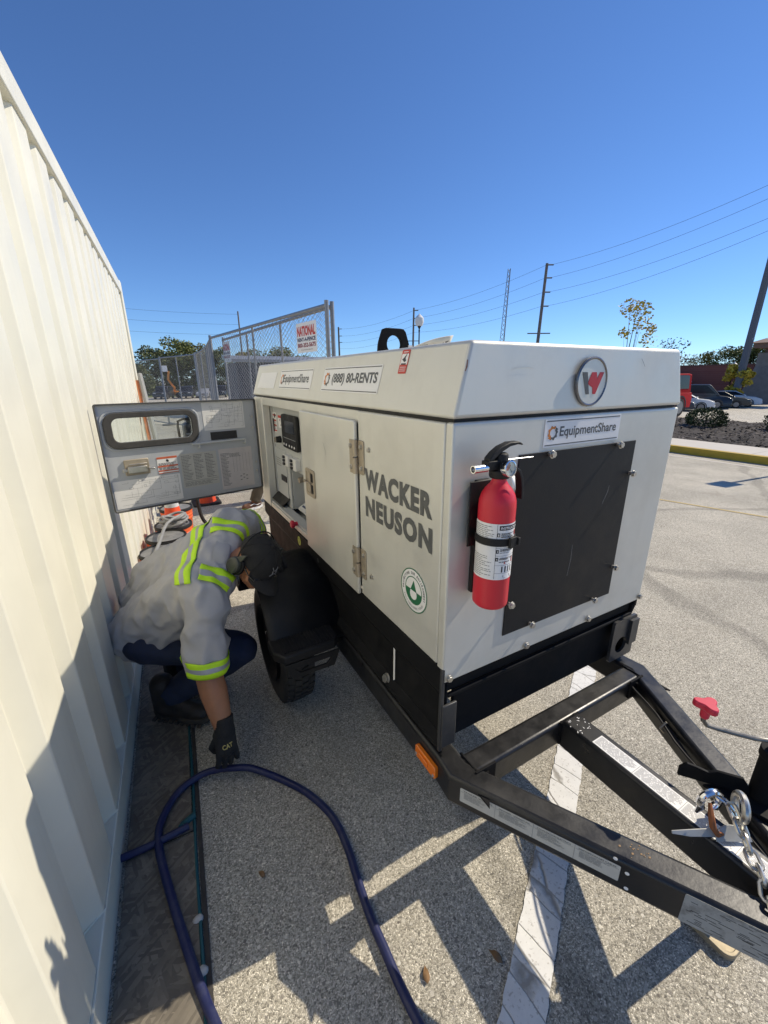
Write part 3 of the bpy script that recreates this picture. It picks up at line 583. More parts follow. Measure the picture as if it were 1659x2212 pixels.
# ---- trailer frame and tongue
zf0, zf1 = .405, .510
zm = (zf0+zf1)/2; hh = zf1-zf0
cxm = (GX0+GX1)/2
def mitre(path, wd, z0, z1):
    b = B(); rs = []; n = len(path)
    for i,p in enumerate(path):
        p = V((p[0],p[1],0)); a = V((path[max(i-1,0)][0],path[max(i-1,0)][1],0)); c = V((path[min(i+1,n-1)][0],path[min(i+1,n-1)][1],0))
        d1 = (p-a).normalized() if i else (c-p).normalized(); d2 = (c-p).normalized() if i < n-1 else d1
        t = (d1+d2).normalized(); s_ = V((-t.y,t.x,0)); k = wd/2/max(.3, s_.dot(V((-d1.y,d1.x,0))))
        rs.append([p+s_*k+V((0,0,z0)), p-s_*k+V((0,0,z0)), p-s_*k+V((0,0,z1)), p+s_*k+V((0,0,z1))])
    b.rings(rs); return b
tip = V((cxm,-.06,0))
obj('frame_rail', mitre([(.672,2.9),(.672,.80),(.665,.735),(1.06,.06),(1.10,-.01)], .075, zf0, zf1), M['frame'], gen, .012, 35, 3)
obj('frame_rail', mitre([(1.601,2.9),(1.601,.80),(1.608,.735),(1.213,.06),(1.173,-.01)], .075, zf0, zf1), M['frame'], gen, .012, 35, 3)
obj('cross_beam', mitre([(.672,.735),(1.601,.735)], .075, zf0+.003, zf1-.003), M['frame'], gen, .012, 35, 3)
obj('centre_beam', mitre([(cxm,.70),(cxm,-.02)], .085, zf0+.001, zf1+.004), M['frame'], gen, .010, 35, 3)
obj('rear_beam', mitre([(.672,2.85),(1.601,2.85)], .07, zf0+.002, zf1-.002), bl, gen, .008)
for sx in (1,-1):
    b = B(); x = cxm-sx*(cxm-.672); P_ = [V((x,.697,zf1-.012)),V((x+sx*.085,.697,zf1-.012)),V((x,.60,zf1-.012))]
    b.rings([[p for p in P_],[p-V((0,0,.006)) for p in P_]]); b.bx(min(x+sx*.03,x+sx*.11),max(x+sx*.03,x+sx*.11),.690,.697,zf0+.03,zf1+.004); obj('gusset', b, bl, gen, .001)
# axle
b = B(); b.beam((.42,1.95,.34),(1.85,1.95,.34),.06,.06)
for x in (.70,1.57): b.bx(x-.03,x+.03,1.86,2.04,.36,zf0)
obj('axle', b, bl, gen, .004)
# amber marker on the left rail
b = B(); b.prism(rrect(.112,.046,.008), V((.634,.842,.458)), UL, ZZ, .001, .016); b.prism(rrect(.05,.018,.004), V((.634,.848,.460)), UL, ZZ, .016, .021); mk = obj('marker_light', b, M['amber'], gen, .003)
for dy in (-.048,.048): bolt(V((.618,.842+dy,.448)), NL, mk, .004, .004)
# decals on the tongue
tl0 = V((.665,.735,0)); tl1 = V((1.06,.06,0)); td = (tl1-tl0).normalized(); tn = V((-td.y,td.x,0))*-1
if tn.x > 0: tn = -tn
def textlines(b, o, u, v, x0, x1, y0, y1, n, th=.35, rag=.35, seed=0):
    r = random.Random(seed); nn = u.cross(v); st = (y1-y0)/n
    for k in range(n):
        y = y1-st*(k+.5); xe = x1-(x1-x0)*rag*r.random(); x = x0
        while x < xe:
            wl = (x1-x0)*r.uniform(.08,.22); b.f([o+u*x+v*(y-st*th/2)+nn*.0012, o+u*min(x+wl,xe)+v*(y-st*th/2)+nn*.0012, o+u*min(x+wl,xe)+v*(y+st*th/2)+nn*.0012, o+u*x+v*(y+st*th/2)+nn*.0012]); x += wl+(x1-x0)*.025
ol = tl0+td*.235+tn*.0378+V((0,0,.462)); W4 = .42
b = B(); b.prism(rrect(W4,.052,.003), ol, td, ZZ, .0006); ws = obj('wiring_sticker', b, M['oldpaper'], gen)
b = B()
for k in range(3): b.ob(ol, td, ZZ, tn, -W4/2+W4*(k+1)/4-.0005, -W4/2+W4*(k+1)/4+.0005, -.025, .025, .0007, .001)
for k in range(4): textlines(b, ol, td, ZZ, -W4/2+W4*k/4+.012, -W4/2+W4*(k+1)/4-.016, -.010, .012, 6, .4, .4, k); b.ob(ol, td, ZZ, tn, -W4/2+W4*k/4+.003, -W4/2+W4*(k+1)/4-.003, .0135, .0140, .0007, .001)
obj('sticker_print', b, M['greyink'], ws)
for k,t in enumerate(('TRAILER WIRING','ANHANGER - VERDRAHTUNG','CANALIZACION ELECTRICA','DISPOSITION DES CABLES')):
    text('sticker_print', t, M['ink'], ws, ol+td*(-W4/2+W4*(k+.5)/4)+ZZ*.0185, td, ZZ, W4/4*.82, .005, .01)
um = V((0,-1,0)); vm = V((1,0,0))
om = V((cxm-.005,.33,zf1+.0045)); Wm = .52
b = B(); b.prism(rrect(Wm,.05,.002), om, um, vm, .0006); ms = obj('instruction_sticker', b, M['white'], gen)
b = B()
for k in range(4):
    textlines(b, om, um, vm, -Wm/2+Wm*k/4+.004, -Wm/2+Wm*(k+1)/4-.004, -.021, .021, 10, .24, .15, 20+k); b.ob(om, um, vm, um.cross(vm), -Wm/2+Wm*(k+1)/4-.0005, -Wm/2+Wm*(k+1)/4+.0005, -.024, .024, .0007, .001)
obj('sticker_print', b, M['greyink'], ms)
# grey worn plate at the nose of the left beam
on = tl0+td*.67+tn*.0378+V((0,0,.458))
b = B(); b.prism(rrect(.19,.092,.003), on, td, ZZ, .0006); wp = obj('worn_sticker', b, mat('worn_grey_sticker', (.30,.31,.30), .5, 0, .1, 20, .1, 90, (.03,.03,.03), .8, 25), gen)
b = B()
for k in range(40): 
    x = random.uniform(-.09,.08); y = -.04+.08*random.random(); l = random.uniform(.006,.03); b.ob(on, td, ZZ, tn, x, min(.094,x+l), y, y+.0012, .0007, .001)
obj('sticker_crack', b, M['ink'], wp)
# weld beads at the joints and white paint flecks
def bead(pts, r=.0045):
    b = B(); out = []
    for i in range(len(pts)-1):
        for k in range(9): p = V(pts[i]).lerp(V(pts[i+1]), k/9); out.append(p+V((random.uniform(-1,1),random.uniform(-1,1),random.uniform(-.6,.6)))*.0012)
    out.append(V(pts[-1])); b.tube(out, [r*random.uniform(.8,1.25) for _ in out], 6); obj('weld_bead', b, bl, gen)
bead([(cxm-.043,.697,zf1-.001),(cxm+.043,.697,zf1-.001)]); bead([(cxm-.0435,.697,zf1),(cxm-.0435,.697,zf0+.01)]); bead([(.710,.772,zf1-.002),(.710,.70,zf1-.002)]); bead([(1.563,.772,zf1-.002),(1.563,.70,zf1-.002)]); bead([(.71,.697,zf1-.01),(.71,.697,zf0+.01)])
b = B(); rw_ = random.Random(5)
for k in range(18):
    x = cxm+rw_.uniform(-.038,.036); y = .655+rw_.uniform(-.03,.03); a = rw_.uniform(0,3); l = rw_.uniform(.002,.007); b.prism([(l,0),(0,.0016),(-l*.7,.0004),(0,-.0018)], (x,y,zf1+.0042), V((math.cos(a),math.sin(a),0)), V((-math.sin(a),math.cos(a),0)), .0005)
obj('paint_fleck', b, M['white'], gen)
b = B()
for k in range(15):
    q = tl0+td*(.44+.05*rw_.random())+V((rw_.uniform(-.02,.02),rw_.uniform(-.02,.02),zf1+.0004)); l = rw_.uniform(.001,.0042); b.prism([(l,0),(0,l*.8),(-l,.1*l),(0,-l*.7)], q, UF, V((0,1,0)), .0005)
obj('rust_spot', b, mat('rust_tan', (.30,.20,.11), .9, 0, .2, 60), gen)
for t,z in ((.46,.475),(.465,.425),(.43,.505)): 
    b = B(); q = tl0+td*t+tn*.0376+V((0,0,z)); b.prism(circ(.0052,12), q, td, ZZ, .0005); obj('rail_hole', b, M['white'], gen)
# ---- control opening: side wall, control panel and its fittings
px = .70
b = B(); b.bx(GX0+.051, px+.03, 2.665, 2.672, .886, 1.499); b.bx(GX0+.03, px+.03, 1.913, 1.92, .842, 1.499); obj('opening_wall', b, M['panelgrey'], gen)
b = B(); b.bx(GX0+.01, px, 1.925, 2.665, .872, .886); obj('opening_sill', b, M['panelgrey'], gen)
def QP(y, z, d=0): return V((px-d, y, z))
b = B(); b.bx(px, px+.01, 2.393, 2.664, .887, 1.499); b.bx(px, px+.01, 1.921, 2.392, 1.150, 1.499); b.bx(px+.20, px+.21, 1.921, 2.392, .887, 1.149); b.bx(px+.011, px+.20, 2.386, 2.392, .887, 1.149); b.bx(px+.011, px+.199, 1.921, 2.385, 1.142, 1.149); cp = obj('control_panel', b, M['panelgrey'], gen, .002)
b = B(); b.prism(rrect(.275,.190,.02), QP(2.285,1.366), UL, ZZ, .001, .022); dsp = obj('controller', b, M['plastic'], gen, .005)
b = B(); b.prism(rrect(.165,.066,.005), QP(2.265,1.396,.022), UL, ZZ, .0005, .001); obj('screen', b, M['glass_dark'], dsp)
b = B(); b.ob(QP(2.28,1.332,.022), UL, ZZ, NL, -.11, .11, -.0008, .0008, .0004, .001); obj('panel_line', b, M['panelgrey'], dsp)
for k in range(5):
    b = B(); b.prism(circ(.007,12), QP(2.385-.045*k-(.012 if k > 1 else 0),1.293,.022), UL, ZZ, .0005, .003); obj('button', b, M['white'] if k != 2 else M['paper'], dsp)
def ysign(y0,y1,z0,z1,kind,parent=cp):
    o = QP((y0+y1)/2,(z0+z1)/2); w_ = abs(y1-y0); h_ = z1-z0
    b = B(); b.prism(rrect(w_,h_,.003), o, UL, ZZ, .0006, .0012); s = obj('warning_sticker', b, M['white'], parent)
    b = B()
    if kind == 1:
        for k in range(4): b.ob(o, UL, ZZ, NL, -w_*.45, w_*.45, h_*(-.46+.26*k), h_*(-.38+.26*k), .0013, .0018)
    else: b.ob(o, UL, ZZ, NL, -w_*.5, w_*.5, h_*.3, h_*.5, .0013, .0018)
    obj('warning_band', b, M['redink'], s)
    b = B()
    if kind == 1: b.prism(circ(w_*.2,10), o+ZZ*(h_*.33)+UL*.004, UL, ZZ, .0013, .0018); textlines(b, o+NL*.0006, UL, ZZ, -w_*.4, w_*.4, -h_*.36, h_*.15, 7, .4, .3, 3)
    else: b.prism([(-.012,.01),(.004,.018),(.002,.002)], o, UL, ZZ, .0013, .0018); b.prism([(.004,-.02),(.016,-.012),(.012,-.024)], o, UL, ZZ, .0013, .0018)
    obj('pictogram', b, M['ink'], s)
ysign(2.665,2.59,1.335,1.455,1); ysign(2.55,2.47,1.37,1.443,2)
b = B(); b.ob(QP(2.650,1.372), UL, ZZ, NL, -.006, .006, -.035, .045, .0015, .006); obj('slot_meter', b, M['ink'], cp)
b = B(); b.cyl(QP(2.526,1.30,.001), QP(2.526,1.30,.03), .022, .019, 14); kn = obj('key_switch', b, M['plastic'], cp, .002)
b = B(); b.ob(QP(2.526,1.30,.03), UL, ZZ, NL, -.004, .004, -.014, .014, .0005, .012); obj('switch_bar', b, M['hinge'], kn)
b = B(); b.prism(rrect(.285,.33,.01), QP(2.585,1.075), UL, ZZ, .001, .005); hd = obj('hatch', b, M['panelgrey'], cp, .002)
b = B()
for k in range(4): b.ob(QP(2.60,1.175-.014*k,.005), UL, ZZ, NL, -.05, .05, -.002, .002, .0005, .001)
obj('hatch_print', b, M['greyink'], hd)
ysign(2.547,2.446,1.11,1.176,1,hd)
b = B(); b.ob(QP(2.497,1.062,.005), UL, ZZ, NL, -.05, .05, -.018, .018, .0005, .006); obj('hour_meter', b, M['ink'], hd)
b = B(); P_ = [QP(2.70,.945,.004),QP(2.425,.945,.004),QP(2.45,.90,.05),QP(2.73,.90,.05)]; b.rings([P_,[p+V((.004,0,-.003)) for p in P_]]); b.rings([[QP(2.45,.90,.05),QP(2.73,.90,.05),QP(2.73,.888,.03),QP(2.45,.888,.03)],[p+V((.003,0,0)) for p in (QP(2.45,.90,.05),QP(2.73,.90,.05),QP(2.73,.888,.03),QP(2.45,.888,.03))]]); obj('cable_flap', b, M['rubber'], gen)
for y in (2.36,2.215):
    b = B(); b.prism(rrect(.085,.066,.006), QP(y,1.198), UL, ZZ, .001, .03); br = obj('breaker', b, M['paper'], gen, .002)
    for k in range(3):
        b = B(); b.ob(QP(y+.02,1.198+.02*(k-1),.03), UL, ZZ, NL, -.012, .012, -.007, .007, .0005, .010); obj('breaker_toggle', b, M['ink'], br)
b = B(); b.cyl(QP(2.19,1.118,-.04), QP(2.19,1.112,.012), .016, seg=10); obj('socket', b, M['hinge'], gen)
b = B(); b.hexa([V((px+.03,2.37,.888)),V((px+.03,2.05,.888)),V((px+.19,2.05,.888)),V((px+.19,2.37,.888)),V((px+.03,2.37,.90)),V((px+.03,2.05,.90)),V((px+.19,2.05,.985)),V((px+.19,2.37,.985))]); sh = obj('sloped_shelf', b, M['white'], gen)
b = B()
sl_ = V((.16,0,.085)).normalized(); os_ = V((px+.03,2.21,.9005))
for k in range(5): b.ob(os_, V((0,-1,0)), sl_, V((0,-1,0)).cross(sl_), -.14, .10, .018+.032*k, .030+.032*k, .0008, .0015)
obj('shelf_stripe', b, mat('navy_print', (.05,.07,.16), .5), sh)
b = B(); b.lathe([(.012,0),(.012,.018),(.021,.020),(.023,.032),(.015,.038)], LP(2.145,.880,-.01), NL, 18); obj('emergency_stop', b, M['redplast'], gen)
# ---- open control door
dp0 = V((-.225,2.62,0)); dp1 = V((.63,2.80,0)); du = (dp1-dp0).normalized(); dn_ = du.cross(ZZ)
def DP(s, z, d=0): return dp0+du*s+ZZ*z+dn_*d
DZ0, DZ1, DW = .947, 1.531, .874
dcx, dcz = DW/2, (DZ0+DZ1)/2
oo = DP(dcx, dcz)
# panel with window opening: equal-count outlines
wx, wz, ww, wh = .267-dcx, 1.392-dcz, .405, .128
outer = rrect(DW, DZ1-DZ0, .012, 6); inner = rrect(ww, wh, .035, 6, wx, wz)
b = B(); b.plate(outer, inner, oo, du, ZZ, -.03, -.024); door = obj('control_door', b, M['doorgrey'], gen, 0)
b = B(); b.plate(rrect(DW+.004,DZ1-DZ0+.004,.014,6), rrect(DW-.010,DZ1-DZ0-.010,.008,6), oo, du, ZZ, -.0238, -.004); obj('door_rim', b, mat('door_rubber_grey', (.075,.075,.072), .8, 0, .2, 20), door, .002)
b = B(); b.plate(rrect(.478,.192,.06,6,wx-.003,wz-.003), inner, oo, du, ZZ, -.023, -.009); obj('window_gasket', b, mat('dusty_rubber', (.055,.053,.05), .85, 0, .3, 25, .3, 120), door, .004)
b = B(); b.prism(rrect(ww,wh,.03,6,wx,wz), oo, du, ZZ, -.028, -.025); obj('window', b, M['glass'], door)
b = B(); b.plate(rrect(.505,.212,.06,6,wx-.003,wz-.003), rrect(.485,.196,.055,6,wx-.003,wz-.003), oo, du, ZZ, -.0235, -.019); obj('window_bead', b, M['doorgrey'], door, .002)
def sheet(s0, s1, z0, z1, name, m, lines=None, seed=0):
    o = DP((s0+s1)/2,(z0+z1)/2,-.0236); w_, h_ = s1-s0, z1-z0
    b = B(); b.prism(rrect(w_,h_,.003), o, du, ZZ, .0006, .0012); s = obj(name, b, m, door); return o, w_, h_, s
def wiring(o, w_, h_, parent, seed, n=26):
    r = random.Random(seed); b = B(); nn = dn_
    t = .0008
    for k in range(n):
        x = r.uniform(-.45,.45)*w_; y = r.uniform(-.42,.42)*h_; l = r.uniform(.08,.35)*w_; q = min(x+l,.46*w_)
        b.ob(o, du, ZZ, nn, x, q, y, y+t, .0013, .0016)
        l2 = r.uniform(.1,.35)*h_; b.ob(o, du, ZZ, nn, q, q+t, y, min(y+l2,.45*h_), .0013, .0016)
        if k % 3 == 0:
            a, c_ = r.uniform(.01,.02), r.uniform(.008,.014)
            for (p,q2,e,f_) in ((x,x+a,y,y+t),(x,x+a,y+c_,y+c_+t),(x,x+t,y,y+c_),(x+a,x+a+t,y,y+c_)): b.ob(o, du, ZZ, nn, p, q2, e, f_, .0017, .002)
    obj('wiring_print', b, M['greyink'], parent)
a = sheet(.541,.797,1.354,1.520,'diagram_sheet',M['paper']); wiring(*a,1,34)
a = sheet(.015,.364,.962,1.119,'diagram_sheet',M['white']); wiring(*a,2,30)
a = sheet(.377,.591,1.022,1.229,'text_sheet',M['oldpaper'])
b = B()
for k in range(3): textlines(b, a[0]+dn_*.0006, du, ZZ, -a[1]*.47+a[1]*.32*k, -a[1]*.18+a[1]*.32*k, -a[2]*.28, a[2]*.46, 17, .45, .5, 50+k)
b.ob(a[0], du, ZZ, dn_, -a[1]*.48, a[1]*.48, -a[2]*.32, -a[2]*.31, .0013, .0018); textlines(b, a[0]+dn_*.0006, du, ZZ, -a[1]*.46, a[1]*.46, -a[2]*.46, -a[2]*.34, 4, .45, .3, 9)
obj('sheet_print', b, M['greyink'], a[3])
a = sheet(.607,.823,.972,1.232,'text_sheet',mat('pinkish_label', (.58,.54,.52), .5, 0, .05, 12))
b = B(); textlines(b, a[0]+dn_*.0006, du, ZZ, -a[1]*.46, -a[1]*.2, -a[2]*.42, a[2]*.40, 24, .45, .4, 31); textlines(b, a[0]+dn_*.0006, du, ZZ, -a[1]*.2, a[1]*.15, a[2]*.28, a[2]*.38, 4, .45, .2, 33)
for k in range(6): b.ob(a[0], du, ZZ, dn_, a[1]*(-.1+.1*k), a[1]*(-.1+.1*k)+.0006, -a[2]*.1, a[2]*.36, .0013, .0018)
for dx,dy in ((0,0),(.02,.012),(-.02,.012),(.02,-.012),(-.02,-.012),(0,.022)): b.ob(a[0]+du*(.04+dx)+ZZ*(-.07+dy), du, ZZ, dn_, -.006, .006, -.003, .003, .0013, .0018)
obj('sheet_print', b, M['greyink'], a[3])
a = sheet(.252,.361,1.130,1.226,'warning_sticker',M['white'])
b = B()
for z0,z1 in ((.38,.5),(-.12,-.03),(-.38,-.30),(-.5,-.46)): b.ob(a[0], du, ZZ, dn_, -a[1]*.5, a[1]*.5, a[2]*z0, a[2]*z1, .0013, .0018)
obj('warning_band', b, mat('orange_red_ink', (.55,.12,.05), .5), a[3])
b = B(); b.prism([(-.008,0),(-.002,.012),(.005,.008),(.010,-.002),(.002,-.006)], a[0]+ZZ*.022, du, ZZ, .0013, .0018); textlines(b, a[0]+dn_*.0006, du, ZZ, -a[1]*.45, a[1]*.45, -a[2]*.03, a[2]*.14, 3, .5, .2, 4); textlines(b, a[0]+dn_*.0006, du, ZZ, -a[1]*.45, a[1]*.45, -a[2]*.29, -a[2]*.13, 3, .5, .2, 5); obj('pictogram', b, M['ink'], a[3])
# slot, pull bar, latch and hinges on the inside
b = B(); o = DP(.655,1.318,-.0236); b.ob(o, du, ZZ, dn_, -.082, .082, -.024, .024, .001, .004); obj('vent_slot', b, M['ink'], door)
b = B(); b.tube([DP(.455,1.282,-.008),DP(.785,1.284,-.008)], .007, 8); 
for s in (.49,.775): b.tube([DP(s,1.283,-.008),DP(s,1.283,.012),DP(s,1.262,.012),DP(s,1.258,-.02)], .0045, 6)
obj('stay_bar', b, M['panelgrey'], door)
b = B(); o = DP(.148,1.188,-.0236); b.prism(rrect(.122,.088,.006), o, du, ZZ, .001, .012); lb = obj('latch_box', b, M['hinge'], door, .003)
b = B(); b.ob(o, du, ZZ, dn_, -.05, .045, -.028, .006, .0125, .034); b.ob(o, du, ZZ, dn_, -.075, -.05, -.02, -.004, .014, .024); b.ob(o, du, ZZ, dn_, -.04, .05, .016, .020, .0125, .02); b.cyl(o+du*.055+dn_*.012-ZZ*.012, o+du*.085+dn_*.02-ZZ*.018, .006, seg=8); obj('latch_body', b, M['steel'], lb, .002)
for z in (1.421,1.353,1.127,1.066):
    b = B(); o = DP(.846,z,-.0236); b.prism(rrect(.020,.034,.009), o, du, ZZ, .0012, .005); hb = obj('hinge_boss', b, M['doorgrey'], door, .001)
    bolt(o+dn_*.005, dn_, hb, .006, .006)
# ---- wheel, fender, step
def wheel(x, side):
    c = V((x,1.95,.322)); ax = V((side,0,0)); b = B()
    prof = [(r_*.952,x_*.80) for r_,x_ in [(.205,-.085),(.26,-.100),(.305,-.098),(.328,-.085),(.336,-.06),(.338,0),(.336,.06),(.328,.085),(.305,.098),(.26,.100),(.205,.085)]]
    b.lathe(prof, c, ax, 48, cap=False); t = obj('tyre', b, M['rubber'], gen, 0, 50)
    b = B()
    for k in range(44):
        for row,(x0,x1) in enumerate(((-.067,-.037),(-.032,-.002),(.002,.032),(.037,.067))):
            a = 2*PI*(k+.5*(row % 2))/44; a2 = a+2*PI/44*.62
            P = lambda aa,xx,r: c+ax*xx+V((0,math.cos(aa),math.sin(aa)))*r
            r0 = .330 if abs(x0) > .036 or abs(x1) > .036 else .336; r0 *= .952; r1 = r0+.009; sk = .03*(1 if row < 2 else -1)
            b.hexa([P(a,x0,r0),P(a+sk,x1,r0),P(a2+sk,x1,r0),P(a2,x0,r0),P(a,x0,r1),P(a+sk,x1,r1),P(a2+sk,x1,r1),P(a2,x0,r1)])
    obj('tread', b, M['rubber'], t, 0, 30)
    b = B(); b.lathe([(.205,-.09),(.195,-.06),(.19,.05),(.20,.075),(.206,.088),(.19,.085),(.165,.06),(.10,.05),(.06,.062),(.05,.075),(.001,.078)], c, ax, 32); rm = obj('rim', b, M['black'], gen)
    for k in range(5):
        a = 2*PI*k/5; bolt(c+ax*.055+V((0,math.cos(a),math.sin(a)))*.082, ax, rm, .010, .014)
wheel(.458, -1); wheel(1.812, 1)
def fender(x0, x1, side, top=True):
    b = B(); pts = []; cy, cz, r = 1.95, .42, .375
    prof = [(1.535,.515),(1.575,.535)]
    for k in range(13):
        a = math.radians(168-156*k/12); prof.append((cy+r*math.cos(a)*1.0, cz+r*math.sin(a)*.96))
    prof += [(2.335,.535),(2.40,.50)]
    def ring(x, e=0): return [V((x, cy+(y-cy)*(1-e), z-e*.1)) for y,z in prof]
    xi = x1 if side < 0 else x0; xo = x0 if side < 0 else x1; s_ = -side
    # outer rounded edge, then top, then inner
    R = [ring(xo,.10), ring(xo+.0*s_,.035), ring(xo+.012*s_,.008), ring(xo+.035*s_,0), ring(xi,0)]
    vs = [[b.bm.verts.new(p) for p in rr] for rr in R]
    for i in range(len(vs)-1):
        for j in range(len(prof)-1): b.fv([vs[i][j],vs[i][j+1],vs[i+1][j+1],vs[i+1][j]])
    f = obj('fender', b, M['plastic'], gen, 0, 50); md = f.modifiers.new('solid','SOLIDIFY'); md.thickness = .006; md.offset = -1
    return f
fd = fender(.322, .665, -1)
fender(1.605, 1.925, 1)
b = B(); st = [(.312,1.62),(.312,1.52),(.347,1.465),(.575,1.475),(.605,1.51),(.605,1.62)]
b.rings([[V((x,y,.508)) for x,y in st],[V((x,y,.550)) for x,y in st]]); sp_ = obj('step', b, M['plastic'], gen, .008)
b = B()
for k in range(16): b.bx(.352+.0148*k, .360+.0148*k, 1.490, 1.610, .5505, .5535)
obj('step_grip', b, M['plastic'], sp_)
b = B(); b.plate([(.345,.0),(.595,0),(.565,-.075),(.375,-.075)], [(.385,-.028),(.555,-.028),(.53,-.055),(.41,-.055)], (0,1.470,.506), UF, ZZ, -.006, .004); obj('step_bracket', b, M['plastic'], sp_, .002)
b = B(); st = [(x,1.95*2-y) for x,y in st]; b.rings([[V((x,y,.478)) for x,y in st],[V((x,y,.520)) for x,y in st]]); obj('step', b, M['plastic'], gen, .008)
# rear stabiliser leg seen behind the skirt
b = B(); b.bx(.66,.73,2.78,2.85,.04,zf0); b.bx(.63,.76,2.74,2.89,.005,.04); obj('stabiliser_leg', b, bl, gen, .003)
# ---- lifting eye and papers on the roof
b = B(); ey = 1.93
oc = [(-.095,-.03),(.095,-.03),(.088,.06),(.065,.125),(.05,.132),(-.05,.132),(-.065,.125),(-.088,.06)]
n_ = 32
def resample(poly, n):
    L = [0]
    for i in range(len(poly)): L.append(L[-1]+(V((*poly[(i+1)%len(poly)],0))-V((*poly[i],0))).length)
    out = []
    for k in range(n):
        d = L[-1]*k/n; i = max(j for j in range(len(poly)) if L[j] <= d+1e-9); t = (d-L[i])/(L[i+1]-L[i]); a, c_ = poly[i], poly[(i+1)%len(poly)]; out.append((a[0]+(c_[0]-a[0])*t, a[1]+(c_[1]-a[1])*t))
    return out
oc = resample(oc, n_); st0 = math.atan2(oc[0][1]-.055, oc[0][0])
b.plate(oc, [(.042*math.cos(math.atan2(y-.055,x)), .058+.042*math.sin(math.atan2(y-.055,x))) for x,y in oc], (1.145,ey,1.755), UF, ZZ, -.010, .010)
b.bx(1.04,1.25,ey-.05,ey+.05,1.735,1.75); obj('lifting_eye', b, M['black'], gen, .003)
b = B(); b.bx(1.225,1.25,ey-.015,ey-.012,1.751,1.81); obj('eye_tag', b, M['white'], gen)
# curled instruction sheet on the roof
b = B(); g = []
for i in range(13):
    t = i/12; row = []
    for j in range(5):
        q = j/4; x = 1.08+.30*t; y = 1.70+.05*t; row.append(b.bm.verts.new((x, y+.13*(1-q)*(1-t*.4), 1.738+(.035+.075*t)*q+.012*math.sin(t*3))))
    g.append(row)
for i in range(12):
    for j in range(4): b.fv([g[i][j],g[i+1][j],g[i+1][j+1],g[i][j+1]])
b2 = obj('document', b, mat('cream_paper', (.66,.62,.52), .7), None, 0, 60); md = b2.modifiers.new('solid','SOLIDIFY'); md.thickness = .0015
tag(b2, 'curled cream paper sheet lying on the generator roof', 'paper')
text('document_print', 'CAT', M['ink'], b2, V((1.30,1.733,1.800)), V((.95,-.02,.30)), V((-.25,-.55,.85)), .07, .035, .02, lift=.004); 
b = B(); o = V((1.17,1.745,1.775)); 
for k in range(5): b.ob(o, V((.95,0,.2)).normalized(), V((-.2,-.6,.8)).normalized(), V((0,-.8,-.6)), -.06, .05-.01*k, .02-.011*k, .024-.011*k, .003, .0035)
obj('document_lines', b, M['greyink'], b2)
# ---- coupler, jack, hooks and safety chain
b = B(); b.rings([[V((cxm-.07+.0*k,.06-k*.0,z)) for z in (.49,)] for k in range(1)]) if False else None
b.hexa([V((cxm-.10,-.02,.40)),V((cxm+.10,-.02,.40)),V((cxm+.10,.12,.40)),V((cxm-.10,.12,.40)),V((cxm-.045,-.06,.53)),V((cxm+.045,-.06,.53)),V((cxm+.055,.11,.53)),V((cxm-.055,.11,.53))]); b.cyl((cxm,-.05,.47),(cxm,-.30,.47),.045,.04,18); obj('coupler', b, bl, gen, .006)
jx, jy = 1.345, .235
b = B(); b.cyl((jx,jy,.10),(jx,jy,.66),.030,seg=24); b.cyl((jx,jy,.66),(jx,jy,.685),.034,seg=24); b.cyl((jx,jy,.685),(jx,jy,.705),.018,seg=16); jk = obj('jack_post', b, bl, gen, .002)
b = B(); b.cyl((jx,jy,.02),(jx,jy,.10),.024,seg=20); obj('jack_inner_tube', b, M['steel'], jk)
b = B(); b.prism(rrect(.17,.13,.03,5), (jx-.02,jy-.015,.006), UF, V((0,1,0)), .006); b.plate(rrect(.17,.13,.03,5), rrect(.15,.11,.025,5), (jx-.02,jy-.015,.013), UF, V((0,1,0)), 0, .014); obj('jack_foot', b, mat('dirty_zinc_tan', (.33,.28,.19), .55, .4, .2, 15, .2, 80, (.12,.10,.06), .6, 12), jk, .002)
b = B(); b.tube([(jx,jy,.705),(jx-.012,jy+.012,.715),(jx-.04,jy+.04,.712),(jx-.10,jy+.10,.722),(jx-.122,jy+.122,.728),(jx-.130,jy+.130,.742),(jx-.130,jy+.130,.760)], .0062, 10); ch = obj('jack_crank', b, mat('dark_zinc', (.20,.19,.17), .4, .8, .2, 30), jk)
b = B(); kx_, ky_ = jx-.130, jy+.130
b.lathe([(.011,.752),(.0125,.786)], (kx_,ky_,0), ZZ, 16)
lobe = [(.026*(1+.28*math.cos(3*a))*math.cos(a), .026*(1+.28*math.cos(3*a))*math.sin(a)) for a in [2*PI*k/30 for k in range(30)]]
b.prism(lobe, (kx_,ky_,.784), UF, V((0,1,0)), .019); obj('crank_knob', b, M['redplast'], jk, .004)
b = B(); P_ = [V((jx-.10,jy+.10,zf1+.002)),V((jx-.02,jy+.05,zf1+.002)),V((jx+.045,jy-.04,zf1+.002)),V((jx-.06,jy-.06,zf1+.002))]
b.rings([P_,[p+V((0,0,.010)) for p in P_]]); b.prism([(-.12,0),(-.12,.03),(-.105,.05),(-.08,.046),(-.05,.038),(-.03,.05),(.03,.05),(.05,.02),(.05,0)], V((jx-.055,jy+.06,zf1+.012)), V((.62,-.78,0)).normalized(), ZZ, -.005, .005); obj('jack_bracket', b, M['black'], jk, .002)
def link(b, c, d, n, L=.042, W=.026, r=.0045):
    d = V(d).normalized(); n = V(n).normalized(); pts = []
    for k in range(16):
        a = 2*PI*k/16; x = (L-W)/2*(1 if math.cos(a) > 0 else -1)+W/2*math.cos(a); pts.append(V(c)+d*x+n*(W/2*math.sin(a)))
    b.tube(pts, r, 6, loop=True)
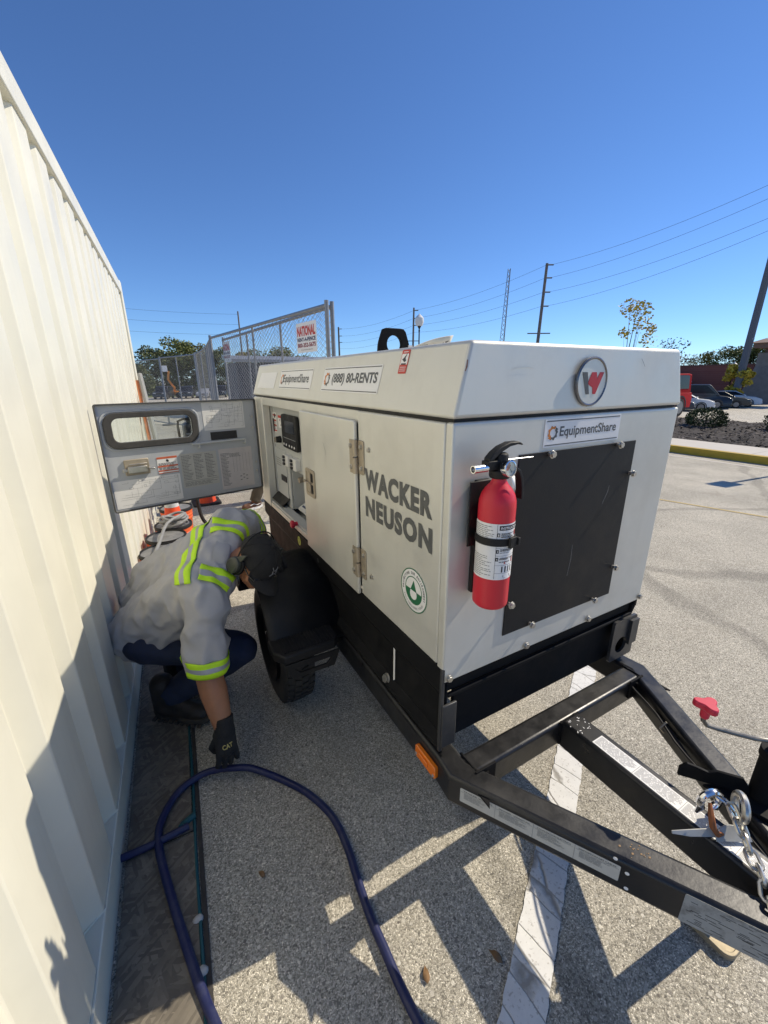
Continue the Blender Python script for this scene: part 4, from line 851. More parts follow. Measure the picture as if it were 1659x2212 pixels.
b = B(); path = [V((1.155,.235,.585)),V((1.140,.205,.560)),V((1.118,.180,.545)),V((1.095,.150,.535)),V((1.068,.125,.528)),V((1.04,.10,.50)),V((1.025,.08,.46)),V((1.02,.07,.42)),V((1.02,.06,.38))]
# resample the chain path at link spacing
L_ = [0]
for i in range(1,len(path)): L_.append(L_[-1]+(path[i]-path[i-1]).length)
k = 0; dlen = .031; idx = 0
while dlen*k < L_[-1]:
    d = dlen*k; i = max(j for j in range(len(path)-1) if L_[j] <= d); t = (d-L_[i])/(L_[i+1]-L_[i]); p = path[i].lerp(path[i+1], t); dd_ = (path[i+1]-path[i]).normalized(); s_ = dd_.cross(V((.3,.5,.8))).normalized(); n2 = s_ if k % 2 else dd_.cross(s_)
    link(b, p, dd_, n2); k += 1
obj('safety_chain', b, M['steel'], gen)
def hook(c, d, s):
    b = B(); d = V(d).normalized(); u2 = V((0,0,1)); pts = [V(c)+(d*math.cos(a)+u2*math.sin(a))*s for a in [math.radians(x) for x in range(-60,221,20)]]
    pts = [pts[0]-u2*s*.3+d*s*.4]+pts+[pts[-1]+u2*-.02-d*.01]
    b.tube(pts, [.006]+[.0095]*(len(pts)-2)+[.004], 10); return b
obj('chain_hook', hook((1.150,.285,.575),(.9,-.4,0),.028), M['chrome'], gen)
obj('chain_hook', hook((1.175,.232,.595),(.7,.6,0),.030), M['steel'], gen)
b = B(); b.tube([(1.115,.275,.600),(1.098,.262,.585),(1.092,.250,.560),(1.102,.240,.540),(1.125,.235,.532)], [.004,.007,.008,.007,.004], 8); obj('rusty_hook', b, mat('rust', (.28,.10,.035), .8, .2, .3, 40), gen)
b = B(); prof = [(.045*math.cos(a), .036*math.sin(a)) for a in [PI*k/12 for k in range(13)]]
b.prism(prof, V((1.135,.215,zf1+.012)), V((.85,-.5,0)).normalized(), V((.35,.6,.72)).normalized(), .004); b.prism([(-.085,-.004),(-.04,-.010),(.03,-.010),(.03,.010),(-.04,.006),(-.085,.003)], V((1.09,.262,zf1+.020)), V((.85,-.5,0)).normalized(), V((.3,.5,.8)).normalized(), .004); obj('coupler_latch', b, mat('pale_steel', (.42,.42,.395), .5, .1, .12, 20), gen, .001)
for s,r_ in ((.0,.003),(.012,.003)):
    b = B(); b.tube([(1.15+s,.285,.60),(1.16+s,.26,.59),(1.17+s,.24,.565),(1.168+s,.225,.54)], r_, 6); obj('latch_wire', b, M['chrome'], gen)
# brake and light cables along the right rail
for j,(dx,rr) in enumerate(((.052,.006),(.068,.004))):
    tdR = V((-.395,-.675,0)).normalized(); tnR = V((-.675,.395,0)).normalized(); b = B()
    b.tube([V((1.608,.735,.47+.015*j))+tdR*(.05+.06*k)+tnR*(dx-.006+.006*math.sin(k*1.3+j)) for k in range(12)], rr, 6); obj('brake_cable', b, M['plastic'] if j else M['rubber'], gen)
b = B()
for t in (.28,.52): 
    p = V((1.608,.735,.475))+tdR*t+tnR*.055; b.tube([p-ZZ*.02,p+tnR*.018,p+ZZ*.025], .004, 6)
obj('cable_tie', b, M['hinge'], gen)
# ------------------------------------------------------------------ fire extinguisher on the front panel
ec = V((.735,.728,0)); er = .0465
ext = thing('fire_extinguisher', 'red fire extinguisher strapped in a black bracket on the front of the generator', 'extinguisher', (.735,.728,1.07))
b = B(); b.lathe([(.028,1.074),(.041,1.070),(.0458,1.076),(er,1.084),(er,1.345),(.0455,1.360),(.041,1.376),(.032,1.391),(.022,1.402),(.018,1.410),(.018,1.424)], ec, ZZ, 48); obj('cylinder', b, M['red'], ext, 0, 50)
def bend(o, a0, d=0):
    for q in o.data.vertices:
        s, dd, z = q.co.x, -q.co.y, q.co.z; th = a0+s/.0615; r = er+.0004+dd; q.co = V((ec.x+r*math.sin(th), ec.y-r*math.cos(th), z))
    o.data.update(); return o
b = B(); n = 40
rows = [[b.bm.verts.new((-.095+.19*i/n, -.0002, z)) for i in range(n+1)] for z in (1.160,1.31)]
for i in range(n): b.fv([rows[0][i],rows[0][i+1],rows[1][i+1],rows[1][i]])
lab = bend(obj('label', b, M['white'], ext, 0, 60), math.radians(-38))
def flat(x0,x1,z0,z1,d=.0006): return [(x0,-d,z0),(x1,-d,z0),(x1,-d,z1),(x0,-d,z1)]
b = B()
for i in range(9): b.f(flat(.006+.088/9*i,.006+.088/9*(i+1),1.294,1.306))
for z in (1.282,1.262,1.238,1.217): b.f(flat(.0,.009,z-.005,z+.005,.0008))
for z0,z1 in ((1.1805,1.197),): b.f(flat(.022,.040,z0,z1)); b.f(flat(.048,.066,z0,z1))
b.f(flat(.030,.062,1.1665,1.172)); b.f(flat(.036,.066,1.163,1.166))
b.f(flat(-.001,0,1.163,1.309)); 
for z in (1.270,1.247,1.226,1.200,1.178): 
    for i in range(8): b.f(flat(-.001+.094/8*i,-.001+.094/8*(i+1),z,z+.0006))
b.f(flat(-.094,-.001,1.257,1.259)); b.f(flat(-.094,-.001,1.228,1.230))
bend(obj('label_print', b, M['ink'], lab, 0, 0), math.radians(-38))
b = B(); ox = V((0,0,0)); ux = V((1,0,0))
textlines(b, V((0,.0006,0)), ux, ZZ, -.090,-.006,1.262,1.305,9,.35,.4,60); textlines(b, V((0,.0006,0)), ux, ZZ, -.090,-.006,1.165,1.225,12,.35,.5,61)
for z,k in ((1.282,3),(1.240,3),(1.214,2),(1.262,1)): textlines(b, V((0,.0006,0)), ux, ZZ, .012,.070,z-.008,z+.006,k,.4,.45,int(z*1000))
for q in b.bm.verts: q.co.y = -.0007
bend(obj('label_print', b, M['greyink'], lab, 0, 0), math.radians(-38))
b = B()
b.prism([(.068,1.277),(.075,1.277),(.075,1.290),(.068,1.290)], V((0,-.0006,0)), ux, ZZ, .0003); b.prism([(.030,1.204),(.036,1.204),(.034,1.209),(.033,1.212),(.031,1.208)], V((0,-.0006,0)), ux, ZZ, .0003); b.prism([(.064,1.205),(.070,1.205),(.070,1.220),(.064,1.220)], V((0,-.0006,0)), ux, ZZ, .0003)
bend(obj('label_pictogram', b, M['redink'], lab, 0, 0), math.radians(-38))
for body,z,x,w_,m_ in (('INSTRUCTIONS',1.300,.050,.080,'white'),('PULL PIN',1.2845,.030,.032,'ink'),('HOLD UPRIGHT',1.2775,.035,.042,'ink'),('AIM AT BASE OF FIRE',1.263,.045,.060,'ink'),('SQUEEZE AND HOLD LEVER',1.2415,.045,.062,'ink'),('SWEEP SIDE TO SIDE',1.2195,.042,.056,'ink')):
    t = text('label_lettering', body, M[m_], lab, V((x,-.0012,z)), ux, ZZ, w_, .0066 if m_ == 'white' else .0042, .02, lift=0); bend(t, math.radians(-38))
for i,z in enumerate((1.282,1.262,1.238,1.217)):
    t = text('label_number', str(i+1), M['white'], lab, V((.0045,-.0014,z)), ux, ZZ, .003, .006, .02, lift=0); bend(t, math.radians(-38))
# strap and bracket
b = B(); b.lathe([(er+.001,1.252),(er+.004,1.252),(er+.004,1.272),(er+.001,1.272),(er+.001,1.252)], ec, ZZ, 40, cap=False); stp = obj('strap', b, M['plastic'], ext, .001)
b = B(); th = math.radians(8); p = ec+V((math.sin(th),-math.cos(th),0))*(er+.004)+ZZ*1.262; tv = V((math.cos(th),math.sin(th),0)); b.ob(p, tv, ZZ, tv.cross(ZZ), -.012,.012,-.014,.014,0,.008); b.ob(p+tv*.018, tv, ZZ, tv.cross(ZZ), -.004,.004,-.010,.010,0,.012); obj('strap_buckle', b, M['plastic'], stp, .0015)
b = B(); b.bx(ec.x-.022,ec.x+.022,GY0-.016,GY0-.001,1.08,1.40); b.bx(ec.x-.050,ec.x+.045,GY0-.020,GY0-.016,1.225,1.40); obj('bracket', b, M['plastic'], ext, .002)
# valve, nozzle, gauge, levers, pin
b = B(); b.lathe([(.024,1.416),(.026,1.422),(.026,1.436),(.020,1.440),(.017,1.475),(.012,1.478)], ec, ZZ, 20); b.ob(ec+ZZ*1.45, ux, ZZ, NF, -.05,.03,-.010,.012,-.013,.013); vl = obj('valve', b, M['plastic'], ext, .002)
b = B(); b.lathe([(.0095,-.012),(.0095,.030),(.0072,.030),(.0072,.010)], ec+V((-.060,-.004,1.446)), V((-1,0,0)), 20); obj('nozzle', b, M['chrome'], vl)
b = B(); gd = V((.05,-1,.12)).normalized(); go = ec+V((-.004,-.022,1.443)); b.lathe([(.0185,0),(.020,.006),(.0197,.016),(.0170,.017),(.0165,.012)], go, gd, 28); gg = obj('gauge', b, M['chrome'], vl)
b = B(); b.lathe([(.0165,.0115),(.0165,.0125),(.0005,.0125)], go, gd, 24); gf = obj('gauge_face', b, M['white'], gg)
b = B(); gu = gd.orthogonal().normalized(); gv = gd.cross(gu); b.prism([(-.011,-.012),(.011,-.012),(.008,-.002),(-.008,-.002)], go+gd*.0127, gu, gv, .0003); obj('gauge_mark', b, M['redink'], gf)
b = B(); b.prism([(-.001,-.012),(.001,-.012),(0,.013)], go+gd*.0132, V((.8,0,.6)), V((-.6,0,.8)), .0003); obj('gauge_needle', b, M['ink'], gf)
b = B(); b.lathe([(.0166,.0150),(.0005,.0156)], go, gd, 24); obj('gauge_glass', b, M['glass'], gg)
def lever(pts, wd, name):
    b = B(); rs = []
    for i,(x,z,t) in enumerate(pts):
        rs.append([V((ec.x+x, ec.y-wd/2, z-t/2)),V((ec.x+x, ec.y+wd/2, z-t/2)),V((ec.x+x, ec.y+wd/2, z+t/2)),V((ec.x+x, ec.y-wd/2, z+t/2))])
    b.rings(rs); return obj(name, b, M['plastic'], ext, .002)
lever([(-.045,1.462,.012),(-.030,1.474,.016),(-.010,1.487,.014),(.018,1.497,.010),(.048,1.499,.006),(.060,1.494,.004)], .022, 'squeeze_lever')
b = B(); pts = [(.012,1.440),(.040,1.438),(.058,1.428),(.068,1.408),(.074,1.382),(.076,1.352)]
rs = []
for i,(x,z) in enumerate(pts):
    j = max(i-1,0); k = min(i+1,len(pts)-1); d = V((pts[k][0]-pts[j][0],0,pts[k][1]-pts[j][1])).normalized(); nn = V((-d.z,0,d.x))*.004; p = V((ec.x+x,ec.y,z))
    rs.append([p+nn+V((0,-.011,0)),p-nn+V((0,-.011,0)),p-nn+V((0,.011,0)),p+nn+V((0,.011,0))])
b.rings(rs); obj('carry_handle', b, M['plastic'], ext, .0015)
b = B(); b.tube([ec+V((-.01,-.012,1.462)),ec+V((.098,-.012,1.462-.002))], .0014, 6); obj('safety_pin', b, M['chrome'], ext)
b = B(); b.f([ec+V((.006,-.028,1.428)),ec+V((.020,-.030,1.424)),ec+V((.016,-.040,1.392)),ec+V((.010,-.036,1.398))]); o_ = obj('inspection_tag', b, M['white'], ext); md = o_.modifiers.new('solid','SOLIDIFY'); md.thickness = .0006
# ------------------------------------------------------------------ hoses and cords on the ground
def spline(pts, n=6):
    pts = [V(p) for p in pts]; out = []
    for i in range(len(pts)-1):
        p0 = pts[max(i-1,0)]; p1 = pts[i]; p2 = pts[i+1]; p3 = pts[min(i+2,len(pts)-1)]
        for k in range(n):
            t = k/n; out.append(.5*((2*p1)+(-p0+p2)*t+(2*p0-5*p1+4*p2-p3)*t*t+(-p0+3*p1-3*p2+p3)*t**3))
    out.append(pts[-1]); return out
hz = .0142
hp = [(-.35,-1.5,hz),(-.02,-.75,hz),(.16,-.12,hz),(.06,.34,hz),(-.02,.56,hz),(-.098,.80,hz),(-.142,.985,.022),(-.190,1.235,.032),(-.203,1.358,.032),(-.186,1.440,.032),(-.124,1.530,.030),(-.036,1.562,.034),(.034,1.545,.044),(.10,1.515,.046),(.165,1.480,.040),(.262,1.392,hz),(.342,1.272,hz),(.393,1.135,hz),(.398,1.0,hz),(.384,.875,hz),(.376,.775,hz),(.376,.685,hz),(.376,.605,hz),(.382,.51,hz),(.40,.36,hz),(.46,.12,hz),(.52,-.35,hz),(.40,-.9,hz),(.62,-1.6,hz)]
b = B(); b.tube(spline(hp), .0142, 14); tag(obj('hose', b, M['blue'], None, 0, 60), 'thick dark blue hose looping across the pavement through the worker glove', 'hose')
b = B(); b.tube(spline([(-.34,1.357,.03),(-.22,1.352,.031),(-.10,1.360,.030)]), .0130, 12); tag(obj('hose', b, M['blue'], None, 0, 60), 'short length of dark blue hose coming out from under the cream container', 'hose')
ed = [WP(s, .2385+.002*math.sin(s*9), .008) for s in [.3+.1*k for k in range(24)]]
b = B(); b.tube(ed, .0062, 6); b.tube(spline([WP(1.40,.24,.016),WP(1.375,.20,.022),(-.125,1.362,.034)]), .012, 8); tag(obj('cord', b, M['teal'], None, 0, 60), 'thin dark teal cord lying along the edge of the strand board', 'cord')
b = B(); b.ob(wo, wd_, ZZ, wn, .22, 3.4, .001, .005, .246, .262); struct(obj('floor_gap', b, mat('dark_gap_strip', (.05,.045,.04), .9, 0, .3, 40), None))  # thin dark strip along the gap beside the board edge
# pebbles and leaves
def pebble(x, y, s, lab):
    b = B(); b.ball((x,y,s*.6), s, 2, (1.25,.9,.75))
    for v_ in b.bm.verts: v_.co += V((noise.noise(v_.co*60)*s*.25,)*3)
    tag(obj('pebble', b, mat('pale_stone', (.45,.43,.39), .8, 0, .15, 40), None, 0, 70), lab, 'stone', 'pale stones by the board edge')
pebble(-.112,.905,.017,'larger pale stone by the strand board edge in the sunlight'); pebble(-.105,1.045,.014,'smaller pale stone in shade against the strand board edge')
LM = mat('dead_leaf', (.23,.13,.055), .8, 0, .3, 40)
def leaf(x, y, z, s, a, lab):
    b = B(); ca, sa = math.cos(a), math.sin(a); out = [(0,-1),(.42,-.55),(.5,-.1),(.36,.4),(.1,.9),(0,1.2),(-.1,.9),(-.36,.4),(-.5,-.1),(-.42,-.55)]
    P = lambda u,v,h: V((x+(u*ca-v*sa)*s, y+(u*sa+v*ca)*s, z+h*s))
    c = b.bm.verts.new(P(0,.1,.12)); rim = [b.bm.verts.new(P(u,v,.10+.45*abs(u)+.15*math.sin(v*4+a))) for u,v in out]
    for i in range(len(rim)): b.fv([c,rim[i],rim[(i+1)%len(rim)]])
    o = obj('leaf', b, LM, None, 0, 60); md = o.modifiers.new('solid','SOLIDIFY'); md.thickness = .001; tag(o, lab, 'leaf', 'dead leaves on the pavement')
leaf(.105,1.075,.003,.016,.5,'small brown leaf alone on the shaded pavement inside the hose loop')
leaf(.66,.51,.003,.022,.3,'brown leaf in the shaded bar beside the tongue shadow'); leaf(.455,.58,.003,.02,-.4,'brown leaf in the sunlit patch right of the hose')
rl = random.Random(3)
for k in range(9): leaf(2.55+rl.uniform(-.18,.22),1.75+rl.uniform(-.2,.2),.004,rl.uniform(.018,.035),rl.uniform(0,6),'one of the brown leaves heaped right of the black trailer corner')
# ------------------------------------------------------------------ people
def capsule(b, p0, p1, r0, r1, flat0=False, flat1=False, seg=16, sc=None):
    p0 = V(p0); p1 = V(p1); d = (p1-p0); L = d.length; d.normalize(); a = d.orthogonal().normalized(); c = d.cross(a)
    rs = []
    def ring(z, r): rs.append([p0+d*z+(a*math.cos(2*PI*k/seg)+c*math.sin(2*PI*k/seg))*max(r,1e-4) for k in range(seg)])
    if flat0: ring(0,r0)
    else:
        for k in range(6): t = PI/2*k/6; ring(-r0*math.cos(t), r0*math.sin(t))
        ring(0,r0)
    if flat1: ring(L,r1)
    else:
        ring(L,r1)
        for k in range(1,7): t = PI/2*k/6; ring(L+r1*math.sin(t), r1*math.cos(t))
    b.rings(rs)
def ellip(b, c, ax):
    M4 = Matrix((ax[0],ax[1],ax[2])).transposed().to_4x4(); M4.translation = V(c)
    bmesh.ops.create_uvsphere(b.bm, u_segments=20, v_segments=14, radius=1, matrix=M4)
def blob(name, prims, vox, m, parent, it=4, disp=None, fac=.5):
    b = B()
    for p in prims:
        if p[0] == 'e': ellip(b, p[1], p[2])
        elif p[0] == 'x': p[1](b)
        else: capsule(b, *p[1:5], flat0='0' in p[0], flat1='1' in p[0])
    bmesh.ops.recalc_face_normals(b.bm, faces=b.bm.faces)
    me = bpy.data.meshes.new(name); b.bm.to_mesh(me); b.bm.free(); o = bpy.data.objects.new(name, me); COL.objects.link(o)
    md = o.modifiers.new('r','REMESH'); md.mode = 'VOXEL'; md.voxel_size = vox
    if it: sm = o.modifiers.new('s','SMOOTH'); sm.iterations = it; sm.factor = fac
    dg = bpy.context.evaluated_depsgraph_get(); dg.update(); me2 = bpy.data.meshes.new_from_object(o.evaluated_get(dg)); bpy.data.objects.remove(o); bpy.data.meshes.remove(me)
    if disp:
        ns = [v.normal.copy() for v in me2.vertices]
        for v,nn in zip(me2.vertices, ns): v.co += nn*disp(v.co)
    me2.name = name; me2.materials.clear(); me2.materials.append(m)
    for p in me2.polygons: p.use_smooth = True
    o = bpy.data.objects.new(name, me2); COL.objects.link(o)
    if parent is not None: o.parent = parent; o.matrix_parent_inverse = parent.matrix_basis.inverted()
    return o
def bvh(o): return BVHTree.FromPolygons([v.co.copy() for v in o.data.vertices], [list(p.vertices) for p in o.data.polygons])
SKIN = mat('tanned_skin', (.36,.165,.085), .5, 0, .08, 30, .12, 300)
SKIN.node_tree.nodes['Principled BSDF'].inputs['Subsurface Weight'].default_value = .08
SHIRT = mat('grey_work_shirt', (.40,.40,.41), .85, 0, .06, 9, .25, 700, (.30,.28,.25), .25, 5)
JEANS = mat('dark_denim', (.018,.027,.06), .85, 0, .25, 40, .3, 500)
BOOT = mat('dark_boot_leather', (.028,.022,.018), .6, 0, .25, 20, .2, 120)
SOLE = mat('boot_sole', (.06,.05,.038), .8, 0, .2, 30)
CAP = mat('black_cap_cloth', (.012,.012,.013), .85, 0, .15, 30, .3, 900)
GLOVE = mat('black_knit_glove', (.013,.013,.014), .8, 0, .3, 60, .5, 500)
LIME = mat('lime_reflective', (.52,.85,.02), .6, 0, .04, 30, .15, 600)
SILV = mat('silver_reflective', (.36,.37,.40), .4, .2, .05, 40)
MUFF = mat('olive_plastic', (.055,.06,.048), .45)
man = thing('person', 'crouching worker in grey shirt with lime bands and black cap gripping the blue hose', 'person', (0,1.95,0))
pel = V((-.095,2.09,.585)); shR = V((.105,1.690,.815)); shL = V((.255,1.945,.985)); nk = (shR+shL)/2
A = (nk-pel).normalized(); Lt = (shR-shL); Lt = (Lt-A*Lt.dot(A)).normalized(); Fr = A.cross(Lt); Bk = -Fr
elR = V((.062,1.655,.470)); wrR = V((.085,1.545,.228)); elL = V((.42,2.19,.88)); wrL = V((.43,1.98,.848))
hc = V((.327,1.72,.895))
hf = (rt*.46+dn*.86-fw*.22).normalized(); hu = (rt*.73-dn*.44-fw*.50); hu = (hu-hf*hu.dot(hf)).normalized(); hr = hf.cross(hu)
def HP(r, f, u): return hc+hr*r+hf*f+hu*u
hipR = V((-.15,2.0,.49)); hipL = V((-.05,2.16,.55)); knR = V((.225,1.86,.385)); knL = V((.17,2.20,.46)); anR = V((-.115,2.02,.11)); anL = V((-.06,2.24,.11))
head = [('e',HP(0,0,.012),(hr*.076,hf*.097,hu*.098)),('e',HP(0,.030,-.052),(hr*.058,hf*.068,hu*.062)),('e',HP(0,.070,-.088),(hr*.028,hf*.026,hu*.022)),
 ('c',HP(0,.090,.012),HP(0,.108,-.022),.010,.015),('e',HP(0,.112,-.026),(hr*.017,hf*.014,hu*.012)),('e',HP(0,.092,-.056),(hr*.024,hf*.010,hu*.006)),('e',HP(0,.090,-.066),(hr*.022,hf*.010,hu*.006)),
 ('e',HP(.078,-.008,-.012),(hr*.010,hf*.020,hu*.032)),('e',HP(-.078,-.008,-.012),(hr*.010,hf*.020,hu*.032)),('e',HP(.048,.062,-.030),(hr*.022,hf*.022,hu*.020)),('e',HP(-.048,.062,-.030),(hr*.022,hf*.022,hu*.020))]
body = head+[('c',nk+A*.01,HP(0,-.025,-.05),.062,.055),('c',pel+A*.05+Fr*.03,nk-A*.08+Fr*.03,.09,.09),('c',nk,shR,.07,.06),('c',nk,shL,.07,.06),
 ('c',shR,elR,.062,.052),('c',elR,elR.lerp(wrR,.35),.054,.056),('c',elR.lerp(wrR,.35),wrR,.056,.036),('c',wrR,wrR+V((-.004,-.02,-.06)),.024,.020),
 ('c',shL,elL,.060,.050),('c',elL,wrL,.050,.034),('c',wrL,wrL+V((.003,-.03,-.015)),.024,.020),
 ('c',pel+Fr*.03-A*.05,hipR,.10,.08),('c',pel+Fr*.03-A*.05,hipL,.10,.08),('c',hipR,knR,.09,.06),('c',hipL,knL,.09,.06),('c',knR,anR,.055,.04),('c',knL,anL,.055,.04)]
obj_body = blob('body', body, .0055, SKIN, man, 3)
def wr(amp, sc, axis=None, seed=0):
    def f(p):
        q = V((p.x*sc, p.y*sc, p.z*sc))
        if axis is not None: q = q - axis*(q.dot(axis))*.65
        a = noise.noise(q+V((seed,0,0))); c = noise.noise(q*2.3+V((0,seed,3)))
        return amp*(1-abs(a)*2.2)*.8+amp*.45*c
    return f
def folds(p):
    q = p-A*p.dot(A)*.55; a = noise.noise(q*7+V((1,0,0))); c = noise.noise(V((p.x*15,p.y*15,p.z*9))+V((0,4,2))); e = noise.noise(p*34)
    return .020*(.5-abs(a)*2.1)+.014*(.4-abs(c)*1.8)+.003*e
shirt_p = [('c',pel+A*.03-Lt*.13+Bk*.03,nk-A*.05-Lt*.10,.146,.120),('c',pel+A*.02+Lt*.075,nk-A*.05+Lt*.10,.142,.120),('c',pel+A*.02+Fr*.03,nk-A*.04,.148,.125),
 ('c',nk+Bk*.005,shR+V((-.005,.01,-.015)),.088,.092),('c',nk+Bk*.005,shL+V((.0,-.01,-.015)),.088,.090),
 ('1',shR,elR+V((0,0,.012)),.086,.088),('1',shL,shL.lerp(elL,.85),.090,.086),
 ('c',pel-A*.09-Lt*.09+Bk*.01,pel-Lt*.09,.140,.142),('c',pel-A*.10+Lt*.075+Bk*.01,pel+Lt*.07,.142,.142)]
shirt = blob('shirt', shirt_p, .009, SHIRT, man, 8, folds)
tree = bvh(shirt)
# collar
b = B(); nd = (HP(0,-.025,-.05)-nk).normalized(); na = nd.orthogonal().normalized(); nb_ = nd.cross(na); rs = []
for r,z in ((.098,-.012),(.088,.022),(.076,.046),(.070,.048),(.080,.020),(.09,-.012)):
    rs.append([nk+nd*(z+.018)+(na*math.cos(2*PI*k/36)+nb_*math.sin(2*PI*k/36))*(r+.003*math.sin(5*2*PI*k/36))+Fr*-.006 for k in range(36)])
b.rings(rs, True, False); obj('collar', b, SHIRT, man, 0, 60)
def band(path, wdir_list, name, parent, half=.036, split=(-1,-.28,.28,1)):
    """path: (origin, direction) pairs; a strip of three stripes lying on the shirt"""
    b = B(); rows = []
    for (o, d), wv in zip(path, wdir_list):
        row = []; ok = True
        for s in (-1,-.64,-.28,0,.28,.64,1):
            h = tree.ray_cast(o+wv*half*s, d)
            if h[0] is None or (row and (h[0]-row[-1]).length > half*1.6): ok = False; break
            row.append(h[0]+h[1]*.0055)
        rows.append(row if ok else None)
    ok_ = [i for i in range(len(rows)) if rows[i] is not None]
    for it in range(3):                                 # tape is stiffer than the cloth below it
        new = {}
        for i in ok_:
            if i-1 in ok_ and i+1 in ok_: new[i] = [(rows[i-1][j]+rows[i][j]*2+rows[i+1][j])/4 for j in range(7)]
        for i,r_ in new.items(): rows[i] = r_
    for i in range(len(rows)-1):
        if rows[i] is None or rows[i+1] is None: continue
        for j in range(6):
            b.mi = 1 if j in (2,3) else 0; b.f([rows[i][j],rows[i+1][j],rows[i+1][j+1],rows[i][j+1]])
    bmesh.ops.remove_doubles(b.bm, verts=b.bm.verts, dist=.0006)
    o = obj(name, b, [LIME, SILV], parent, 0, 70); md = o.modifiers.new('solid','SOLIDIFY'); md.thickness = .0014; md.offset = 1; return o
c0 = nk-A*.085
def radial(c, a1, a2, axis, n, ph0, ph1, half, name, far=.3):
    path = []; ws = []
    for k in range(n+1):
        ph = math.radians(ph0+(ph1-ph0)*k/n); d = a1*math.cos(ph)+a2*math.sin(ph); path.append((c+d*far, -d)); ws.append(axis)
    return band(path, ws, name, shirt, half)
Ab = (A+V((.90,-.21,-.38))*.75).normalized(); Lb = (Lt-Ab*Lt.dot(Ab)).normalized(); Bb = -(Ab.cross(Lb))
radial(c0, Bb, Lb, Ab, 60, -100, 58, .040, 'reflective_band')
for sgn,nm in ((1,'R'),(-1,'L')):
    path = []; ws = []; off = .135 if sgn > 0 else -.115
    for k in range(22):
        t = k/21; ang = math.radians(54+66*t); cc = nk-A*.075+Lt*off; d = Bk*math.cos(ang)+A*math.sin(ang); path.append((cc+d*.4, -d)); ws.append(Lt)
    band(path, ws, 'reflective_band', shirt, .036)
ua = (elR-shR).normalized(); u1 = ua.orthogonal().normalized(); u2 = ua.cross(u1)
radial(shR.lerp(elR,.86), u1, u2, ua, 48, 0, 360, .034, 'reflective_band', .125)
ua = (elL-shL).normalized(); u1 = ua.orthogonal().normalized(); u2 = ua.cross(u1)
radial(shL.lerp(elL,.66), u1, u2, ua, 48, 0, 360, .030, 'reflective_band', .12)
jeans = blob('jeans', [('c',pel-A*.07+Fr*.02,hipR,.120,.108),('c',pel-A*.07+Fr*.02,hipL,.120,.108),('c',hipR,knR,.110,.080),('c',hipL,knL,.110,.080),('1',knR,anR+V((.01,0,.03)),.078,.066),('1',knL,anL+V((.01,0,.03)),.078,.066)], .009, JEANS, man, 5, wr(.007,11,None,2))
def boot(heel, toe, name='boot'):
    h = V((*heel,.012)); t = V((*toe,.012)); d = (t-h).normalized(); L = (t-h).length; s = V((-d.y,d.x,0))
    up = blob(name, [('c',h+d*.05+V((0,0,.06)),h+d*.06+V((0,0,.19)),.048,.056),('c',h+d*.06+V((0,0,.055)),h+d*(L-.07)+V((0,0,.050)),.050,.044),('c',h+d*(L-.09)+s*.008+V((0,0,.045)),h+d*(L-.045)+V((0,0,.042)),.047,.038),('c',h+d*.09+V((0,0,.12)),h+d*(L*.62)+V((0,0,.07)),.044,.040)], .007, BOOT, man, 3, wr(.0025,30,None,4))
    out = []
    for k in range(28):
        a = 2*PI*k/28; x = L/2+(L/2+.008)*math.cos(a); wd = .052*(1.0+.12*math.cos(a)-.25*(math.exp(-((x/L-.42)/.14)**2))); out.append((x, wd*math.copysign(abs(math.sin(a))**.7, math.sin(a))))
    b = B(); b.prism(out, h, d, s, .012, .038)
    for k in range(9):
        x = .02+(L-.05)*k/8; wd = .050
        for sg in (1,-1): b.ob(h, d, s, V((0,0,1)), x-.009, x+.009, sg*.030-.024, sg*.030+.024, 0, .0119)
    obj('boot_sole', b, SOLE, up, .002)
boot((-.185,2.075),(.045,1.885)); boot((-.13,2.25),(.16,2.17))
# cap, brim, earmuffs, glasses
def dome(r, f, u, n=28, m=10, cut=-.02, off=0):
    rs = []
    for i in range(m+1):
        t = math.asin(cut)+(PI/2-math.asin(cut))*i/m
        rs.append([HP((r+off)*math.cos(t)*math.cos(2*PI*k/n), -.004+(f+off)*math.cos(t)*math.sin(2*PI*k/n), .020+(u+off)*math.sin(t)) for k in range(n)])
    return rs
b = B(); b.rings(dome(.085,.106,.104), True, True)
cap = obj('cap', b, CAP, man, 0, 60)
b = B()
for k in range(6):
    a = 2*PI*k/6+PI/2; b.tube([HP(.0856*math.cos(t)*math.cos(a), -.004+.1066*math.cos(t)*math.sin(a), .020+.1046*math.sin(t)) for t in [PI/2*j/9 for j in range(10)]], .0014, 5)
b.ball(HP(0,-.004,.126), .009, 2); obj('cap_seam', b, CAP, cap, 0, 60)
b = B(); rs = []
for i in range(19):
    a = math.radians(-60+120*i/18); r0 = (math.sin(a)*.084, math.cos(a)*.104); wv = math.cos(a*1.25); e = .078*max(wv,.0)**.8
    top = -.018*abs(math.sin(a))**2
    row = [HP(r0[0], r0[1]-.008, .026+top*.6)]
    for q in (.35,.7,1.0): row.append(HP(r0[0]*(1+.05*q), r0[1]-.006+e*q, .024+top-.012*q*q-.018*abs(math.sin(a))*q))
    rs.append(row)
b.rings(rs, False, False); br = obj('cap_brim', b, CAP, cap, 0, 60); md = br.modifiers.new('solid','SOLIDIFY'); md.thickness = .004; br.modifiers.new('sub','SUBSURF').render_levels = 2
